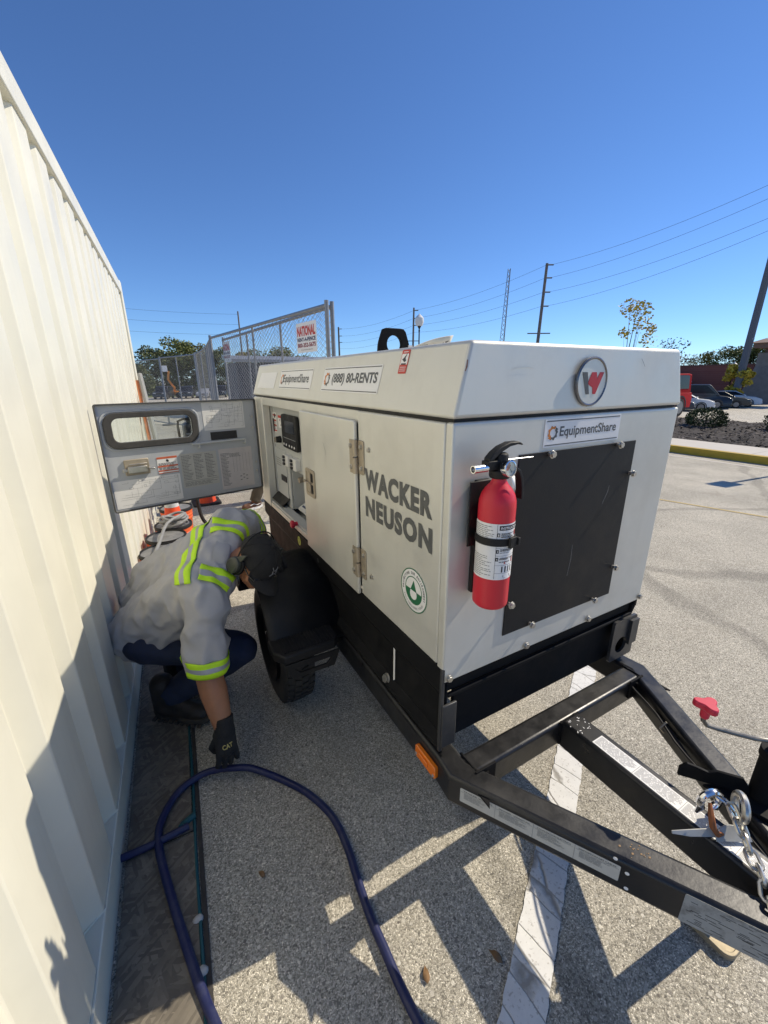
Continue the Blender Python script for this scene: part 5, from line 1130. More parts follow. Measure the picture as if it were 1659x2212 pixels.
# embroidered mark: two interlocking arcs
def onfront(x, z): t = math.asin(min(.95,z/.104)); a = PI/2-x/.100; k = 1.012; return HP(.085*k*math.cos(t)*math.cos(a), -.004+.106*k*math.cos(t)*math.sin(a), .020+.104*math.sin(t))
b = B()
for sg in (1,-1):
    b.tube([onfront(x, .048+sg*(.006-.013*((x)/.02)**2*-1)) for x in [-.020+.040*k/12 for k in range(13)]], .0018, 5)
b.tube([onfront(-.012,.048-.006),onfront(-.012,.048+.006)], .0018, 5); b.tube([onfront(.012,.048-.006),onfront(.012,.048+.006)], .0018, 5)
obj('cap_mark', b, mat('grey_thread', (.20,.20,.21), .6), cap, 0, 60)
b = B(); pts = [HP(.100*math.cos(t), -.015-.072*math.sin(t), .0+.104*math.sin(t)) for t in [PI*k/24 for k in range(25)]]; b.tube(pts, .0035, 6); mb = obj('earmuff', b, M['plastic'], man, 0, 60)
for sg in (1,-1):
    b = B(); b.rings([[HP(sg*(.094+.012*q), -.012+.012*math.cos(a)-.008+.018*z, -.015+z*.10) for a,z in ((0,.55),(PI/2,.9),(PI,.55),(PI,-.1),(0,-.1))] for q in (0,1)]); obj('muff_arm', b, MUFF, mb, .003)
    b = B(); rs = []
    for q,sc_ in ((.080,.80),(.084,1),(.096,1)): rs.append([HP(sg*q, -.002+.038*sc_*math.cos(a), -.022+.048*sc_*math.sin(a)) for a in [2*PI*k/24 for k in range(24)]])
    b.rings(rs); obj('muff_cushion', b, M['plastic'], mb, .003)
    b = B(); rs = []
    for q,sc_ in ((.0965,1),(.112,.96),(.118,.75)): rs.append([HP(sg*q, -.010+.034*sc_*math.cos(a), -.022+.045*sc_*math.sin(a)) for a in [2*PI*k/24 for k in range(24)]])
    b.rings(rs); obj('muff_cup', b, MUFF, mb, .003)
b = B()
for sg in (1,-1):
    rs = [[HP(sg*(.036+.033*math.cos(a)), .100+dd-.014*((.036+.033*math.cos(a))/.06)**2, .002+.020*math.sin(a)) for a in [2*PI*k/20 for k in range(20)]] for dd in (0,.004)]
    b.rings(rs); b.tube([HP(sg*.066,.090,.008),HP(sg*.082,.06,.010),HP(sg*.084,.0,.008)], .0028, 6)
b.tube([HP(-.008,.103,.010),HP(.008,.103,.010)], .0025, 6); obj('sunglasses', b, mat('black_lens', (.01,.01,.012), .12), man, 0, 50)
# glove: palm, five bent fingers, cuff
def glove(w0, down, across, back, name, parent):
    """w0 wrist, down = towards fingertips, across = towards the little finger, back = out of the back of the hand"""
    P = lambda d,a,k: w0+down*d+across*a+back*k
    pr = [('0',P(-.055,0,0),P(.005,0,0),.040,.038),('c',P(.0,-.012,0),P(.085,-.024,.004),.030,.020),('c',P(.0,.0,0),P(.09,.0,.006),.031,.021),('c',P(.0,.012,0),P(.082,.024,.004),.029,.019),('c',P(.02,-.025,-.006),P(.06,-.030,-.008),.024,.016)]
    for a,L,sp in ((-.034,.074,-.004),(-.011,.084,0),(.012,.078,.003),(.034,.062,.008)):
        k0 = P(.092,a,.004); k1 = P(.092+L*.48,a+sp*.6,-.002); k2 = P(.092+L*.80,a+sp,-.020); k3 = P(.092+L*.93,a+sp,-.042)
        pr += [('c',k0,k1,.0118,.0108),('c',k1,k2,.0108,.0100),('c',k2,k3,.0100,.0088)]
    t0 = P(.035,-.036,-.010); t1 = P(.070,-.052,-.030); t2 = P(.098,-.040,-.050); t3 = P(.112,-.018,-.058)
    pr += [('c',t0,t1,.0150,.0130),('c',t1,t2,.0128,.0115),('c',t2,t3,.0112,.0095)]
    return blob(name, pr, .0028, GLOVE, parent, 2, wr(.0012,45,None,6), .4)
gdn = V((-.06,-.33,-.94)).normalized(); gbk = V((.10,-.93,.34)); gbk = (gbk-gdn*gbk.dot(gdn)).normalized(); gac = gdn.cross(gbk)
gl = glove(wrR+V((0,0,.012)), gdn, -gac, gbk, 'glove', man)
gtree = bvh(gl)
def on_glove(o):
    for q in o.data.vertices:
        h = gtree.ray_cast(q.co+gbk*.1, -gbk)
        if h[0] is not None: q.co = h[0]+gbk*.0012
    o.data.update()
GOLD = mat('gold_print', (.50,.40,.12), .5)
lx = gac if gac.x > 0 else -gac
lx = (lx*.97-gdn*.12).normalized(); ly = gbk.cross(lx)
on_glove(text('glove_lettering', 'CAT', GOLD, gl, wrR+V((0,0,.012))+gdn*.062+gbk*.03, lx, ly, .042, .021, .03))
b = B(); o = wrR+V((0,0,.012))+gdn*.072+gbk*.03
glove(wrL, V((.10,-.90,-.35)).normalized(), V((1,.1,0)).normalized(), V((0,-.35,.92)).normalized(), 'glove', man)
# second person, mostly hidden behind the generator
p2 = thing('person', 'person in brown trousers and brown skate shoes walking behind the open control door', 'person', (1.12,5.45,0))
sk2 = mat('brown_trousers', (.085,.066,.042), .9, 0, .15, 12); sh2 = mat('brown_suede', (.13,.058,.032), .8, 0, .15, 20); top2 = mat('dark_shirt', (.03,.03,.035), .85)
f1 = V((1.10,5.50,0)); f2 = V((1.85,5.75,0)); hp2 = V((1.62,5.66,.92)); fd2 = V((-.72,-.30,0)).normalized()
blob('body', [('c',f1+V((0,0,.08)),V((1.28,5.55,.50)),.04,.055),('c',V((1.28,5.55,.50)),hp2+V((-.06,0,0)),.055,.09),('c',f2+V((0,0,.08)),V((1.80,5.75,.50)),.04,.055),('c',V((1.80,5.75,.50)),hp2+V((.06,0,0)),.055,.09),('c',hp2,hp2+V((0,0,.48)),.13,.14),('c',hp2+V((0,0,.5)),hp2+V((0,0,.62)),.06,.055),('e',hp2+V((0,0,.74)),(V((.078,0,0)),V((0,.095,0)),V((0,0,.115)))),('e',hp2+V((-.095,0,.73)),(V((.018,0,0)),V((0,.014,0)),V((0,0,.02)))),
 ('c',hp2+V((0,-.18,.45)),hp2+V((.02,-.21,.17)),.05,.042),('c',hp2+V((.02,-.21,.17)),hp2+V((-.04,-.19,-.06)),.042,.032),('c',hp2+V((0,.18,.45)),hp2+V((.02,.21,.17)),.05,.042),('c',hp2+V((.02,.21,.17)),hp2+V((-.04,.19,-.06)),.042,.032)], .012, SKIN, p2, 3)
blob('trousers', [('0',f1+V((0,0,.09)),V((1.28,5.55,.50)),.068,.078),('c',V((1.28,5.55,.50)),hp2+V((-.06,0,0)),.078,.11),('0',f2+V((0,0,.09)),V((1.80,5.75,.50)),.068,.078),('c',V((1.80,5.75,.50)),hp2+V((.06,0,0)),.078,.11),('c',hp2,hp2+V((0,0,.10)),.145,.15)], .012, sk2, p2, 4, wr(.006,10,None,8))
blob('shirt', [('0',hp2+V((0,-.05,.0)),hp2+V((0,-.08,.42)),.14,.13),('0',hp2+V((0,.05,.0)),hp2+V((0,.08,.42)),.14,.13),('c',hp2+V((0,-.18,.45)),hp2+V((.01,-.20,.28)),.075,.07),('c',hp2+V((0,.18,.45)),hp2+V((.01,.20,.28)),.075,.07),('c',hp2+V((0,-.16,.47)),hp2+V((0,.16,.47)),.075,.075)], .014, top2, p2, 4)
for f in (f1,f2):
    s2 = V((-fd2.y,fd2.x,0)); sh = blob('shoe', [('c',f-fd2*.05+V((0,0,.055)),f+fd2*.16+V((0,0,.045)),.045,.038),('c',f-fd2*.04+V((0,0,.06)),f+V((0,0,.095)),.045,.045)], .008, sh2, p2, 2)
    b = B(); b.prism([(.05+.165*math.cos(a)-.0, .054*math.sin(a)) for a in [2*PI*k/24 for k in range(24)]], f, fd2, s2, 0, .024); obj('shoe_sole', b, M['white'], sh)
    for sg in (1,-1):
        b = B(); b.tube([f-fd2*.06+s2*sg*.045+V((0,0,.060)),f+fd2*.0+s2*sg*.048+V((0,0,.052)),f+fd2*.05+s2*sg*.046+V((0,0,.075)),f+fd2*.10+s2*sg*.042+V((0,0,.060))], .005, 5); obj('shoe_stripe', b, M['white'], sh)
# ------------------------------------------------------------------ clutter behind the open door
BUCK = mat('orange_bucket', (.70,.11,.02), .45, 0, .06, 10); LID = mat('grey_lid', (.16,.16,.16), .5, 0, .3, 14, 0, 0, (.40,.39,.36), .5, 12)
def bucket(x, y, lab, seed):
    t = thing('bucket', lab, 'bucket', (x,y,0), 'lidded buckets by the container'); o = V((x,y,0))
    b = B(); b.lathe([(.128,0),(.130,.01),(.143,.24),(.150,.25),(.150,.265),(.145,.27),(.152,.285),(.152,.30),(.147,.305),(.154,.32),(.154,.335),(.150,.365)], o, ZZ, 32); obj('bucket_body', b, BUCK, t)
    b = B(); b.lathe([(.152,.345),(.160,.347),(.162,.368),(.157,.378),(.150,.378),(.146,.366)], o, ZZ, 36, cap=False); obj('lid_rim', b, M['plastic'], t)
    b = B(); b.lathe([(.147,.362),(.147,.3655),(.06,.367),(.0005,.367)], o, ZZ, 32); obj('lid', b, LID, t)
    b = B(); a0 = seed; b.tube([o+V((.158*math.cos(a0+a),.158*math.sin(a0+a),.30-.13*math.sin(a))) for a in [PI*k/14 for k in range(15)]], .003, 5); obj('handle', b, M['steel'], t)
bucket(.13,4.72,'orange ribbed bucket with black rimmed lid standing farthest of the buckets behind the cone',2)
bucket(.07,4.14,'lidded bucket with a grey hose coiled on its lid',1); bucket(-.005,3.82,'lidded bucket in the middle of the row along the container',3); bucket(-.055,3.48,'lidded bucket nearest the crouching worker',2.4)
b = B(); b.rings([[V((.13+.148*math.cos(a)*q,4.72+.148*math.sin(a)*q,z)) for a in [-2.3+1.6*k/10 for k in range(11)]] for q,z in ((.93,.03),(1.0,.20))], False, False); 
bl_ = obj('bucket_label', b, M['white'], bpy.data.objects['bucket'], 0, 60)
# grey hose on the lids
pts = []
for k in range(60):
    a = k*.42; r = .10+.015*math.sin(k*.7); pts.append((.08+r*math.cos(a), 4.08+r*math.sin(a)*.9, .39+.0014*k+.01*math.sin(k*1.1)))
pts += [(.02,3.9,.46),(-.06,3.60,.40),(-.10,3.42,.385)]
b = B(); b.tube(spline(pts,3), .013, 8); tag(obj('hose', b, mat('grey_hose', (.22,.22,.215), .5, 0, .1, 20), None, 0, 60), 'grey hose coiled on the bucket lids beside the container', 'hose')
def cone(x, y, label, col, bands, hgt, rb, group, basecol):
    t = thing('traffic_cone', label, 'traffic cone', (x,y,0), group); o = V((x,y,0))
    b = B(); b.prism(rrect(rb*2.7,rb*2.7,.03,3), o, UF, V((0,1,0)), .028); obj('cone_base', b, M[basecol], t, .005)
    b = B(); b.lathe([(rb,.028),(rb*.97,.04),(.03,hgt),(.0005,hgt+.004)], o, ZZ, 28); obj('cone_body', b, col, t)
    for z0,z1,m in bands:
        f = lambda z: rb*.97+(.03-rb*.97)*(z-.04)/(hgt-.04)
        b = B(); b.lathe([(f(z0)+.0015,z0),(f(z1)+.0015,z1)], o, ZZ, 28, cap=False); obj('cone_band', b, m, t)
CO = mat('cone_orange', (.75,.07,.012), .5, 0, .06, 12); CW = mat('cone_reflective_grey', (.52,.52,.51), .5, 0, .08, 15)
cone(.085,4.30,'grey and orange striped traffic cone squeezed between the buckets', CO, ((.20,.405,CW),(.50,.66,CW)), .72, .135, 'traffic cones behind the door', 'plastic')
cone(.56,6.10,'orange traffic cone with a black base out on the sunlit pavement', CO, (), .72, .135, 'traffic cones behind the door', 'rubber')
b = B(); b.prism([(-.015,.10),(.015,.10),(.013,.20),(-.013,.20)], V((.54,5.985,0)), UF, V((0,.19,1)).normalized(), .002); obj('cone_sticker', b, M['white'], bpy.data.objects['traffic_cone.001'])
WD = mat('orange_board', (.50,.17,.06), .7, 0, .15, 8); 
b = B(); b.beam((.03,5.02,.0),(-.02,6.47,1.62),.09,.035,V((1,0,.1))); tag(obj('plank', b, WD, None, .003), 'orange brown board leaning against the far end of the cream container', 'board')
b = B(); b.tube([(.13,4.95,.02),(.02,6.50,1.72)], .030, 10); tag(obj('pipe', b, mat('grey_pipe', (.25,.25,.235), .5), None), 'grey pipe leaning beside the orange board at the container end', 'pipe')
b = B(); b.tube(spline([(.36,4.9,.9),(.36,4.95,.45),(.40,4.97,.10),(.55,4.9,.03),(.9,4.8,.03)],5), .020, 8); tag(obj('pipe', b, M['rubber'], None, 0, 60), 'thin black pipe standing and bending to the ground behind the buckets', 'pipe')
# wheeled machine seen through the door window
mc = thing('machine_cart', 'dark wheeled machine with a tube frame seen through the open door window', 'machine', (.62,7.5,0))
DK = mat('dark_machine', (.03,.034,.038), .5, 0, .2, 10)
b = B(); b.bx(.50,.92,7.3,7.75,.35,.98); obj('machine_body', b, DK, mc, .05)
b = B(); b.lathe([(.16,.98),(.17,1.04),(.11,1.12),(.0005,1.13)], (.72,7.5,0), ZZ, 20); obj('machine_cover', b, DK, mc)
b = B(); b.tube([(.44,7.35,.1),(.42,7.35,.95),(.43,7.35,1.03),(.50,7.35,1.06),(.75,7.35,1.07)], .018, 8); b.tube([(.44,7.35,.55),(.60,7.35,.55)], .018, 8); obj('frame_tube', b, M['plastic'], mc)
for k in range(3):
    b = B(); b.bx(.52,.90,7.285,7.30,.62+.1*k,.645+.1*k); obj('trim_bar', b, M['galv'], mc)
for x in (.47,.95):
    b = B(); b.lathe([(.10,-.04),(.18,-.045),(.20,-.02),(.20,.02),(.18,.045),(.10,.04)], (x,7.6,.2), V((1,0,0)), 24); obj('wheel', b, M['rubber'], mc)
b = B(); b.tube([(.90,7.25,1.22),(.98,7.22,.4)], .022, 8); obj('galvanised_pole', b, M['galv'], mc)
# ------------------------------------------------------------------ temporary chain link fence
def fence(p0, p1, nmid, label, h=2.44, sign=None, wires=True):
    p0 = V((*p0,0)); p1 = V((*p1,0)); d = (p1-p0); L = d.length; d.normalize(); n = d.cross(ZZ); z0 = zt(p0.x,p0.y)
    t = thing('chain_link_fence', label, 'fence', p0, 'temporary chain link fence panels')
    P = lambda s,z,k=0: p0+d*s+n*k+ZZ*(z0+z)
    for s in (0,L):
        b = B(); b.cyl(P(s,0),P(s,h+.03),.024,seg=12); obj('post', b, M['galv'], t)
    for k in range(nmid):
        s = L*(k+1)/(nmid+1); b = B(); b.cyl(P(s,.08),P(s,h-.02),.017,seg=10); obj('post', b, M['galv'], t)
    for z in (h-.02,.08):
        b = B(); b.cyl(P(0,z),P(L,z),.021,seg=10); obj('rail', b, M['galv'], t)
    b = B(); st = .066; nw = int(L/st); zz0, zz1 = .10, h-.04; hs_ = st*.52; m = int((zz1-zz0)/hs_)
    r = .0027
    for w_ in range(nw):
        s = st*(w_+.5); pts = []
        for j in range(m+1):
            pts.append(P(min(L,max(0,s+(st*.5 if (j+w_) % 2 else -st*.5))), zz0+hs_*j, .003 if j % 2 else -.003))
        b.tube(pts, r, 3, cap=False)
    obj('mesh', b, M['galv'], t, 0, 0)
    b = B()
    for s in (.06,L-.06): b.bx(P(s,0).x-.22,P(s,0).x+.22,P(s,0).y-.05,P(s,0).y+.05,z0+.0,z0+.05)
    obj('base_foot', b, M['galv'], t)
    return t, P, d, n
def fence_sign(P, d, n, s, z, w_, h_, label):
    n2 = n if (n.x < 0) else -n
    u = d if d.cross(ZZ).dot(n2) > 0 else -d; o = P(s, z)+n2*.012
    b = B(); b.prism(rrect(w_,h_,.006), o, u, ZZ, .004); sg = obj('fence_sign', b, M['white'], None); tag(sg, label, 'sign', 'red and blue rental signs on the fence')
    N_ = mat('navy_ink', (.02,.025,.09), .5) if 'navy_ink' not in bpy.data.materials else bpy.data.materials['navy_ink']
    text('sign_lettering', 'NATIONAL', M['redink'], sg, o+ZZ*h_*.22, u, ZZ, w_*.92, h_*.34, .05, lift=.005)
    text('sign_lettering', 'RENT-A-FENCE', N_, sg, o-ZZ*h_*.06, u, ZZ, w_*.92, h_*.13, .04, lift=.005)
    text('sign_lettering', '800-352-5675', mat('maroon_ink', (.25,.02,.03), .5), sg, o-ZZ*h_*.25, u, ZZ, w_*.92, h_*.15, .04, lift=.005)
    text('sign_lettering', 'www.rentnational.com', M['greyink'], sg, o-ZZ*h_*.40, u, ZZ, w_*.6, h_*.05, .0, lift=.005)
a = fence((1.926,4.69),(1.334,9.27),1,'tall chain link panel with the clearest red sign, nearest the generator'); fence_sign(a[1],a[2],a[3],.50,2.13,.52,.34,'white sign with red and navy lettering high on the nearest fence panel')
a = fence((2.01,4.74),(1.63,9.6),2,'second chain link panel standing just behind the nearest one'); fence_sign(a[1],a[2],a[3],4.62,2.18,.50,.38,'faded white sign with red lettering hanging at the far end of the double panels')
fence((1.36,9.40),(1.60,12.0),2,'chain link panel seen almost edge on beyond the double panels'); fence((1.61,12.05),(1.69,15.2),1,'chain link panel farthest along the row, by the fence corner')
fence((1.66,15.3),(.78,18.2),1,'chain link panel turning left from the fence corner'); fence((.76,18.25),(-.4,22.0),0,'chain link panel nearest the end of the cream container')
# ------------------------------------------------------------------ poles, wires, lamps, tower
WOOD = mat('weathered_pole', (.16,.14,.125), .85, 0, .2, 3); STEELD = mat('dark_grey_pole', (.10,.11,.13), .55)
def upole(x, y, h, r, label, arms, m=WOOD, lean=0, insul=()):
    z = zt(x,y); t = thing('utility_pole', label, 'utility pole', (x,y,z), 'utility poles')
    top = V((x+lean*h*.87, y-lean*h*.49, z+h))
    b = B(); b.cyl((x,y,z-.2),top,r,r*.7,10); obj('pole', b, m, t)
    ad = V((.87,-.49,0))
    for f,L in arms:
        p = V((x,y,z)).lerp(top,f); b = B(); b.beam(p-ad*L/2,p+ad*L/2,.12,.14); obj('cross_arm', b, m, t)
    for f in insul:
        p = V((x,y,z)).lerp(top,f); b = B(); b.cyl(p,p+ad*.9,.09,seg=6); obj('insulator', b, STEELD, t)
    return top
T1 = upole(50,44.5,17.4,.26,'tall pole with a cross arm and stepped insulators right of the lattice tower',((.50,3.2),),WOOD,.022,(.99,.90,.80,.70))
T2 = upole(50,76.6,16.2,.24,'tall thin pole behind the globe street lamp',((.62,2.2),),WOOD,.01,(.97,.88,.8))
T3 = upole(12.4,60,11.1,.13,'thin dark pole above the middle of the chain link panel',(),WOOD,.0)
T4 = upole(50,113.9,16.3,.30,'distant pole between the fence end and the lifting eye',(),WOOD,.0,(.97,.86,.76))
WIRE = mat('cable_dark', (.03,.035,.045), .6)
def wire(p0, p1, sag, label, r=.015):
    p0 = V(p0); p1 = V(p1); b = B(); b.tube([p0.lerp(p1,k/20)-ZZ*(sag*4*(k/20)*(1-k/20)) for k in range(21)], r, 5); tag(obj('power_line', b, WIRE, None, 0, 60), label, 'cable', 'overhead power lines')
WL = ['topmost','second','third','lowest']
for i,(f,zr) in enumerate(((.99,17.4),(.90,16.4),(.80,14.8),(.70,13.9))):
    q = V((50,44.5,zt(50,44.5))).lerp(T1,f); wire(q+V((.5,-.3,0)),(50.4,15,zr+1.2),.9,WL[i]+' overhead cable running right from the tall cross arm pole',.015)
    q2 = V((50,76.6,zt(50,76.6))).lerp(T2,(.97,.88,.8,.72)[i]); wire(q,q2,.7,WL[i]+' overhead cable between the two tall poles left of the tower',.016)
    q4 = V((50,113.9,-1.15)).lerp(T4,(.97,.86,.76,.66)[i]); wire(q2,q4,.9,WL[i]+' overhead cable from the thin pole to the distant pole on the left',.018)
for i,(za,zb_) in enumerate(((9.6,10.6),(8.4,9.5),(7.2,8.2))): wire((12.4,60,za),(-14,62,zb_),.5,WL[i]+' of three thin cables reaching left from the dark pole',.011)
for i,(za,zb_) in enumerate(((6.2,5.3),(5.5,4.9))): wire((-14,70,za),(7.0,72,zb_),.25,WL[i]+' of the two cables that end in the tree left of the fence',.018)
# lattice tower
tw = thing('lattice_tower', 'grey steel lattice mast between the street lamp and the tall pole', 'tower', (70,72,-1.15))
tl_ = V((.35,0,0)); base = V((70,72,-1.15)); topp = V((70.5,71.7,23.1))
def leg3(k, f): a = 2*PI*k/3+.4; r = .75-.45*f; return base.lerp(topp,f)+V((r*math.cos(a),r*math.sin(a),0))
for k in range(3):
    b = B(); b.tube([leg3(k,j/10) for j in range(11)], .055, 5); obj('mast_leg', b, STEELD, tw)
b = B(); n = 26
for j in range(n):
    for k in range(3):
        b.tube([leg3(k,j/n),leg3((k+1)%3,(j+1)/n)], .026, 4); b.tube([leg3((k+1)%3,j/n),leg3(k,(j+1)/n)], .026, 4)
obj('bracing', b, STEELD, tw)
def streetlamp(x, y, h, label, scale=1):
    z = zt(x,y); t = thing('street_lamp', label, 'street lamp', (x,y,z), 'globe street lamps'); o = V((x,y,z))
    b = B(); b.lathe([(.17,0),(.17,.15),(.10,.25),(.085,1.0),(.06,h-.75*scale),(.09,h-.70*scale),(.05,h-.62*scale),(.16,h-.52*scale),(.17,h-.48*scale)], o, ZZ, 14); obj('lamp_post', b, M['plastic'], t)
    b = B(); b.lathe([(.15*scale,h-.48*scale),(.22*scale,h-.30*scale),(.21*scale,h-.12*scale),(.12*scale,h-.02*scale),(.04*scale,h+.04*scale),(.0005,h+.10*scale)], o, ZZ, 18); obj('lamp_globe', b, mat('milky_globe', (.72,.72,.70), .3), t)
streetlamp(25,37.14,8.1,'dark post street lamp with a white acorn globe behind the lifting eye',2.0)
streetlamp(53.5,21.6,4.0,'white globe lamp on a dark post beside the small yellow tree',2.2)
# big parking lot light pole at the right edge
lp = thing('light_pole', 'thick leaning dark grey light pole rising out of frame at the right edge', 'light pole', (52.5,20.5,-1.15))
b = B(); b.tube([(52.5,20.5,-1.2),(53.1,20.35,22)], [.36,.26], 8); obj('pole', b, STEELD, lp)
b = B(); b.cyl((52.5,20.5,-1.2),(52.5,20.5,-.5),.55,seg=20); obj('concrete_base', b, M['conc'], lp)
b = B(); b.tube([(52.68,20.46,5.0),(52.69,20.46,5.12)], [.345,.345], 8); obj('pole_band', b, M['galv'], lp)
b = B(); b.beam((52.0,20.9,22),(55,19.5,22),.16,.16); b.bx(51.6,52.5,20.6,21.5,21.9,22.2); obj('lamp_arm', b, STEELD, lp)
# ------------------------------------------------------------------ trees and shrubs
def leafmat(name, col, var=.3):
    m = mat(name, col, .7); t = m.node_tree; p = t.nodes['Principled BSDF']; N = t.nodes.new
    g = N('ShaderNodeNewGeometry'); r = N('ShaderNodeMapRange'); r.inputs[3].default_value = 1-var; r.inputs[4].default_value = 1+var; t.links.new(g.outputs['Random Per Island'], r.inputs[0])
    s = N('ShaderNodeVectorMath'); s.operation = 'SCALE'; s.inputs[0].default_value = col; t.links.new(r.outputs[0], s.inputs[3]); t.links.new(s.outputs[0], p.inputs['Base Color'])
    p.inputs['Subsurface Weight'].default_value = 0; return m
LG = leafmat('leaf_olive', (.165,.18,.050), .45); LD = leafmat('leaf_dark', (.105,.122,.038), .45); LA = leafmat('leaf_autumn', (.24,.20,.04), .4); LY = leafmat('leaf_yellow', (.50,.38,.04), .3); BARK = mat('bark', (.10,.08,.06), .9, 0, .2, 6)
def make_tree(name, label, cat, h, r, n, leaf, lm, seed, clumps=14, base=.2, group=None, sparse=False, trunk=.16, loc=(0,0,0), squash=1.0):
    rn = random.Random(seed); t = thing(name, label, cat, (0,0,0), group)
    b = B(); b.tube([(0,0,-.1),(.03*h*.3,0,h*.3),(0,.02*h,h*.55),(.01*h,0,h*.9)], [trunk,trunk*.75,trunk*.5,trunk*.12], 8)
    cl = []
    for k in range(clumps):
        a = rn.uniform(0,2*PI); f = rn.random(); z = h*(base+(1-base)*f*.95); rr = r*(math.sin(PI*min(.98,.14+.80*f))**.7)*rn.uniform(.35,.95)
        c = V((rr*math.cos(a), rr*math.sin(a), z)); cl.append((c, r*rn.uniform(.28,.52)))
        b.tube([(0,0,h*max(.1,base*.6+.5*f*(1-base))), c*.55+V((0,0,h*.08)), c], [trunk*.32,trunk*.18,trunk*.06], 5)
    obj('trunk', b, BARK, t, 0, 60)
    b = B()
    for k in range(n):
        c, cr = cl[rn.randrange(len(cl))]
        d = V((rn.gauss(0,1),rn.gauss(0,1),rn.gauss(0,1))).normalized()*cr*(rn.random()**(.4)); d.z *= .75*squash
        p = c+d; s = leaf*rn.uniform(.6,1.4)
        u = V((rn.gauss(0,1),rn.gauss(0,1),rn.gauss(0,.6))).normalized(); v = u.orthogonal().normalized(); v = (v*math.cos(k)+u.cross(v)*math.sin(k))
        b.f([p-u*s*.5, p+v*s*.32, p+u*s*.55, p-v*s*.30])
    obj('crown', b, lm, t, 0, 0)
    t.location = loc; return t
GT = 'trees of the wood beyond the parking lots'
tA = make_tree('tree','dense olive tree tallest left of the fence corner','tree',10.5,4.6,5200,.42,LG,1,26,.12,GT,loc=(7.5,96,-1.15))
tB = make_tree('tree','dark green tree in the wood behind the boom lift','tree',8.5,4.0,4200,.40,LD,2,22,.08,GT,loc=(3.0,94,-1.15))
tC = make_tree('tree','thin brownish autumn tree poking out above the left wood','tree',9.5,3.6,2200,.36,LA,3,20,.2,GT,loc=(11.5,98,-1.15))
rn = random.Random(11); j = 0
def wood(x, y, s, src, label): 
    dup(src, (x,y,zt(x,y)), rn.uniform(0,6), s, label, GT)
for x,y,s,src,lab in ((0.2,90,.60,tB,'small dark tree next to the container end'),(-2.5,93,.62,tA,'tree partly hidden by the container end'),(5.3,99,.8,tA,'olive tree behind the boom lift to its right'),(9.6,92,.85,tB,'dark tree above the parked cars left of the fence corner'),(13.6,95,.92,tB,'dark tree directly behind the fence corner'),(15.2,97,.86,tA,'olive tree behind the edge on fence panel'),(18.5,93,.82,tC,'brownish tree over the dark shed roof'),(21.5,97,.84,tA,'olive tree over the middle of the fence'),(25,95,.83,tB,'dark tree behind the clear red sign'),(28.5,99,.92,tA,'olive tree left of the red sign'),(32,98,.80,tC,'autumn tree right of the red sign'),(36,104,.78,tA,'olive tree at the end post of the near fence'),(40,108,.80,tB,'dark tree just right of the fence end'),(45,112,.86,tC,'thin tree left of the distant pole'),(50,118,.76,tA,'olive tree at the distant pole'),(58,120,.66,tB,'lowest tree right of the distant pole'),
  (66,35.0,.74,tB,'dark round tree just over the hood corner'),(74,34,.86,tC,'olive tree left of the bare branches behind the brick wall'),(75,31.2,.88,tA,'olive tree above the left end of the brick wall'),(76,29,.90,tB,'dark tree above the brick wall left of middle'),(75,27.2,.90,tA,'bright olive tree above the middle of the brick wall'),(76,25.4,.96,tC,'dark tree left of the leaning light pole'),(75,23.6,.98,tA,'olive tree behind the leaning light pole'),(76,22,.90,tB,'dark tree right of the leaning light pole'),(76,20.4,.88,tA,'olive tree near the canopy at the right edge'),(77,18.6,.86,tB,'dark tree behind the canopy at the right edge')):
    wood(x,y,s*(.74 if x > 60 else 1),src,lab)
make_tree('tree','bare greyish tree with thin leaves behind the hood corner at the right','tree',7.3,3.2,900,.26,leafmat('leaf_grey_tan',(.17,.155,.11),.3),9,22,.42,None,loc=(62,32.1,-1.15))
make_tree('sapling','slim sapling with sparse yellow leaves rising behind the generator roof','tree',3.85,.75,900,.095,LY,5,17,.42,None,trunk=.035,loc=(14.1,8.65,.14))
make_tree('sapling','small full yellow tree beside the white globe lamp','tree',3.9,1.25,3200,.26,LY,6,16,.28,None,trunk=.05,loc=(53.0,20.9,-1.15))
def shrub(x, y, r, label, seed):
    rn_ = random.Random(seed); t = thing('shrub', label, 'shrub', (x,y,.2), 'clipped shrubs in the mulch bed')
    b = B(); b.tube([(x,y,.15),(x,y,.15+r*.7)], [.03,.015], 6); obj('stem', b, BARK, t)
    b = B()
    for k in range(3000):
        d = V((rn_.gauss(0,1),rn_.gauss(0,1),rn_.gauss(0,1))).normalized(); q = r*(.72+.30*rn_.random()+.10*noise.noise(d*2.2+V((seed,0,0)))); p = V((x,y,.2+r*.50))+V((d.x*q,d.y*q,d.z*q*.66))
        if p.z < .14: continue
        s = .045*rn_.uniform(.7,1.4); u = (d+V((rn_.gauss(0,.7),rn_.gauss(0,.7),rn_.gauss(0,.7)))).normalized(); v = u.orthogonal().normalized(); v = v*math.cos(k)+u.cross(v)*math.sin(k)
        b.f([p-u*s*.5,p+v*s*.4,p+u*s*.6,p-v*s*.4])
    obj('foliage', b, leafmat('shrub_leaf', (.045,.06,.014), .5), t, 0, 0)
shrub(14.1,6.05,.52,'rounded dark shrub in the mulch just right of the generator',3); shrub(14.7,4.30,.60,'clipped shrub cut off by the right edge of the view',8)
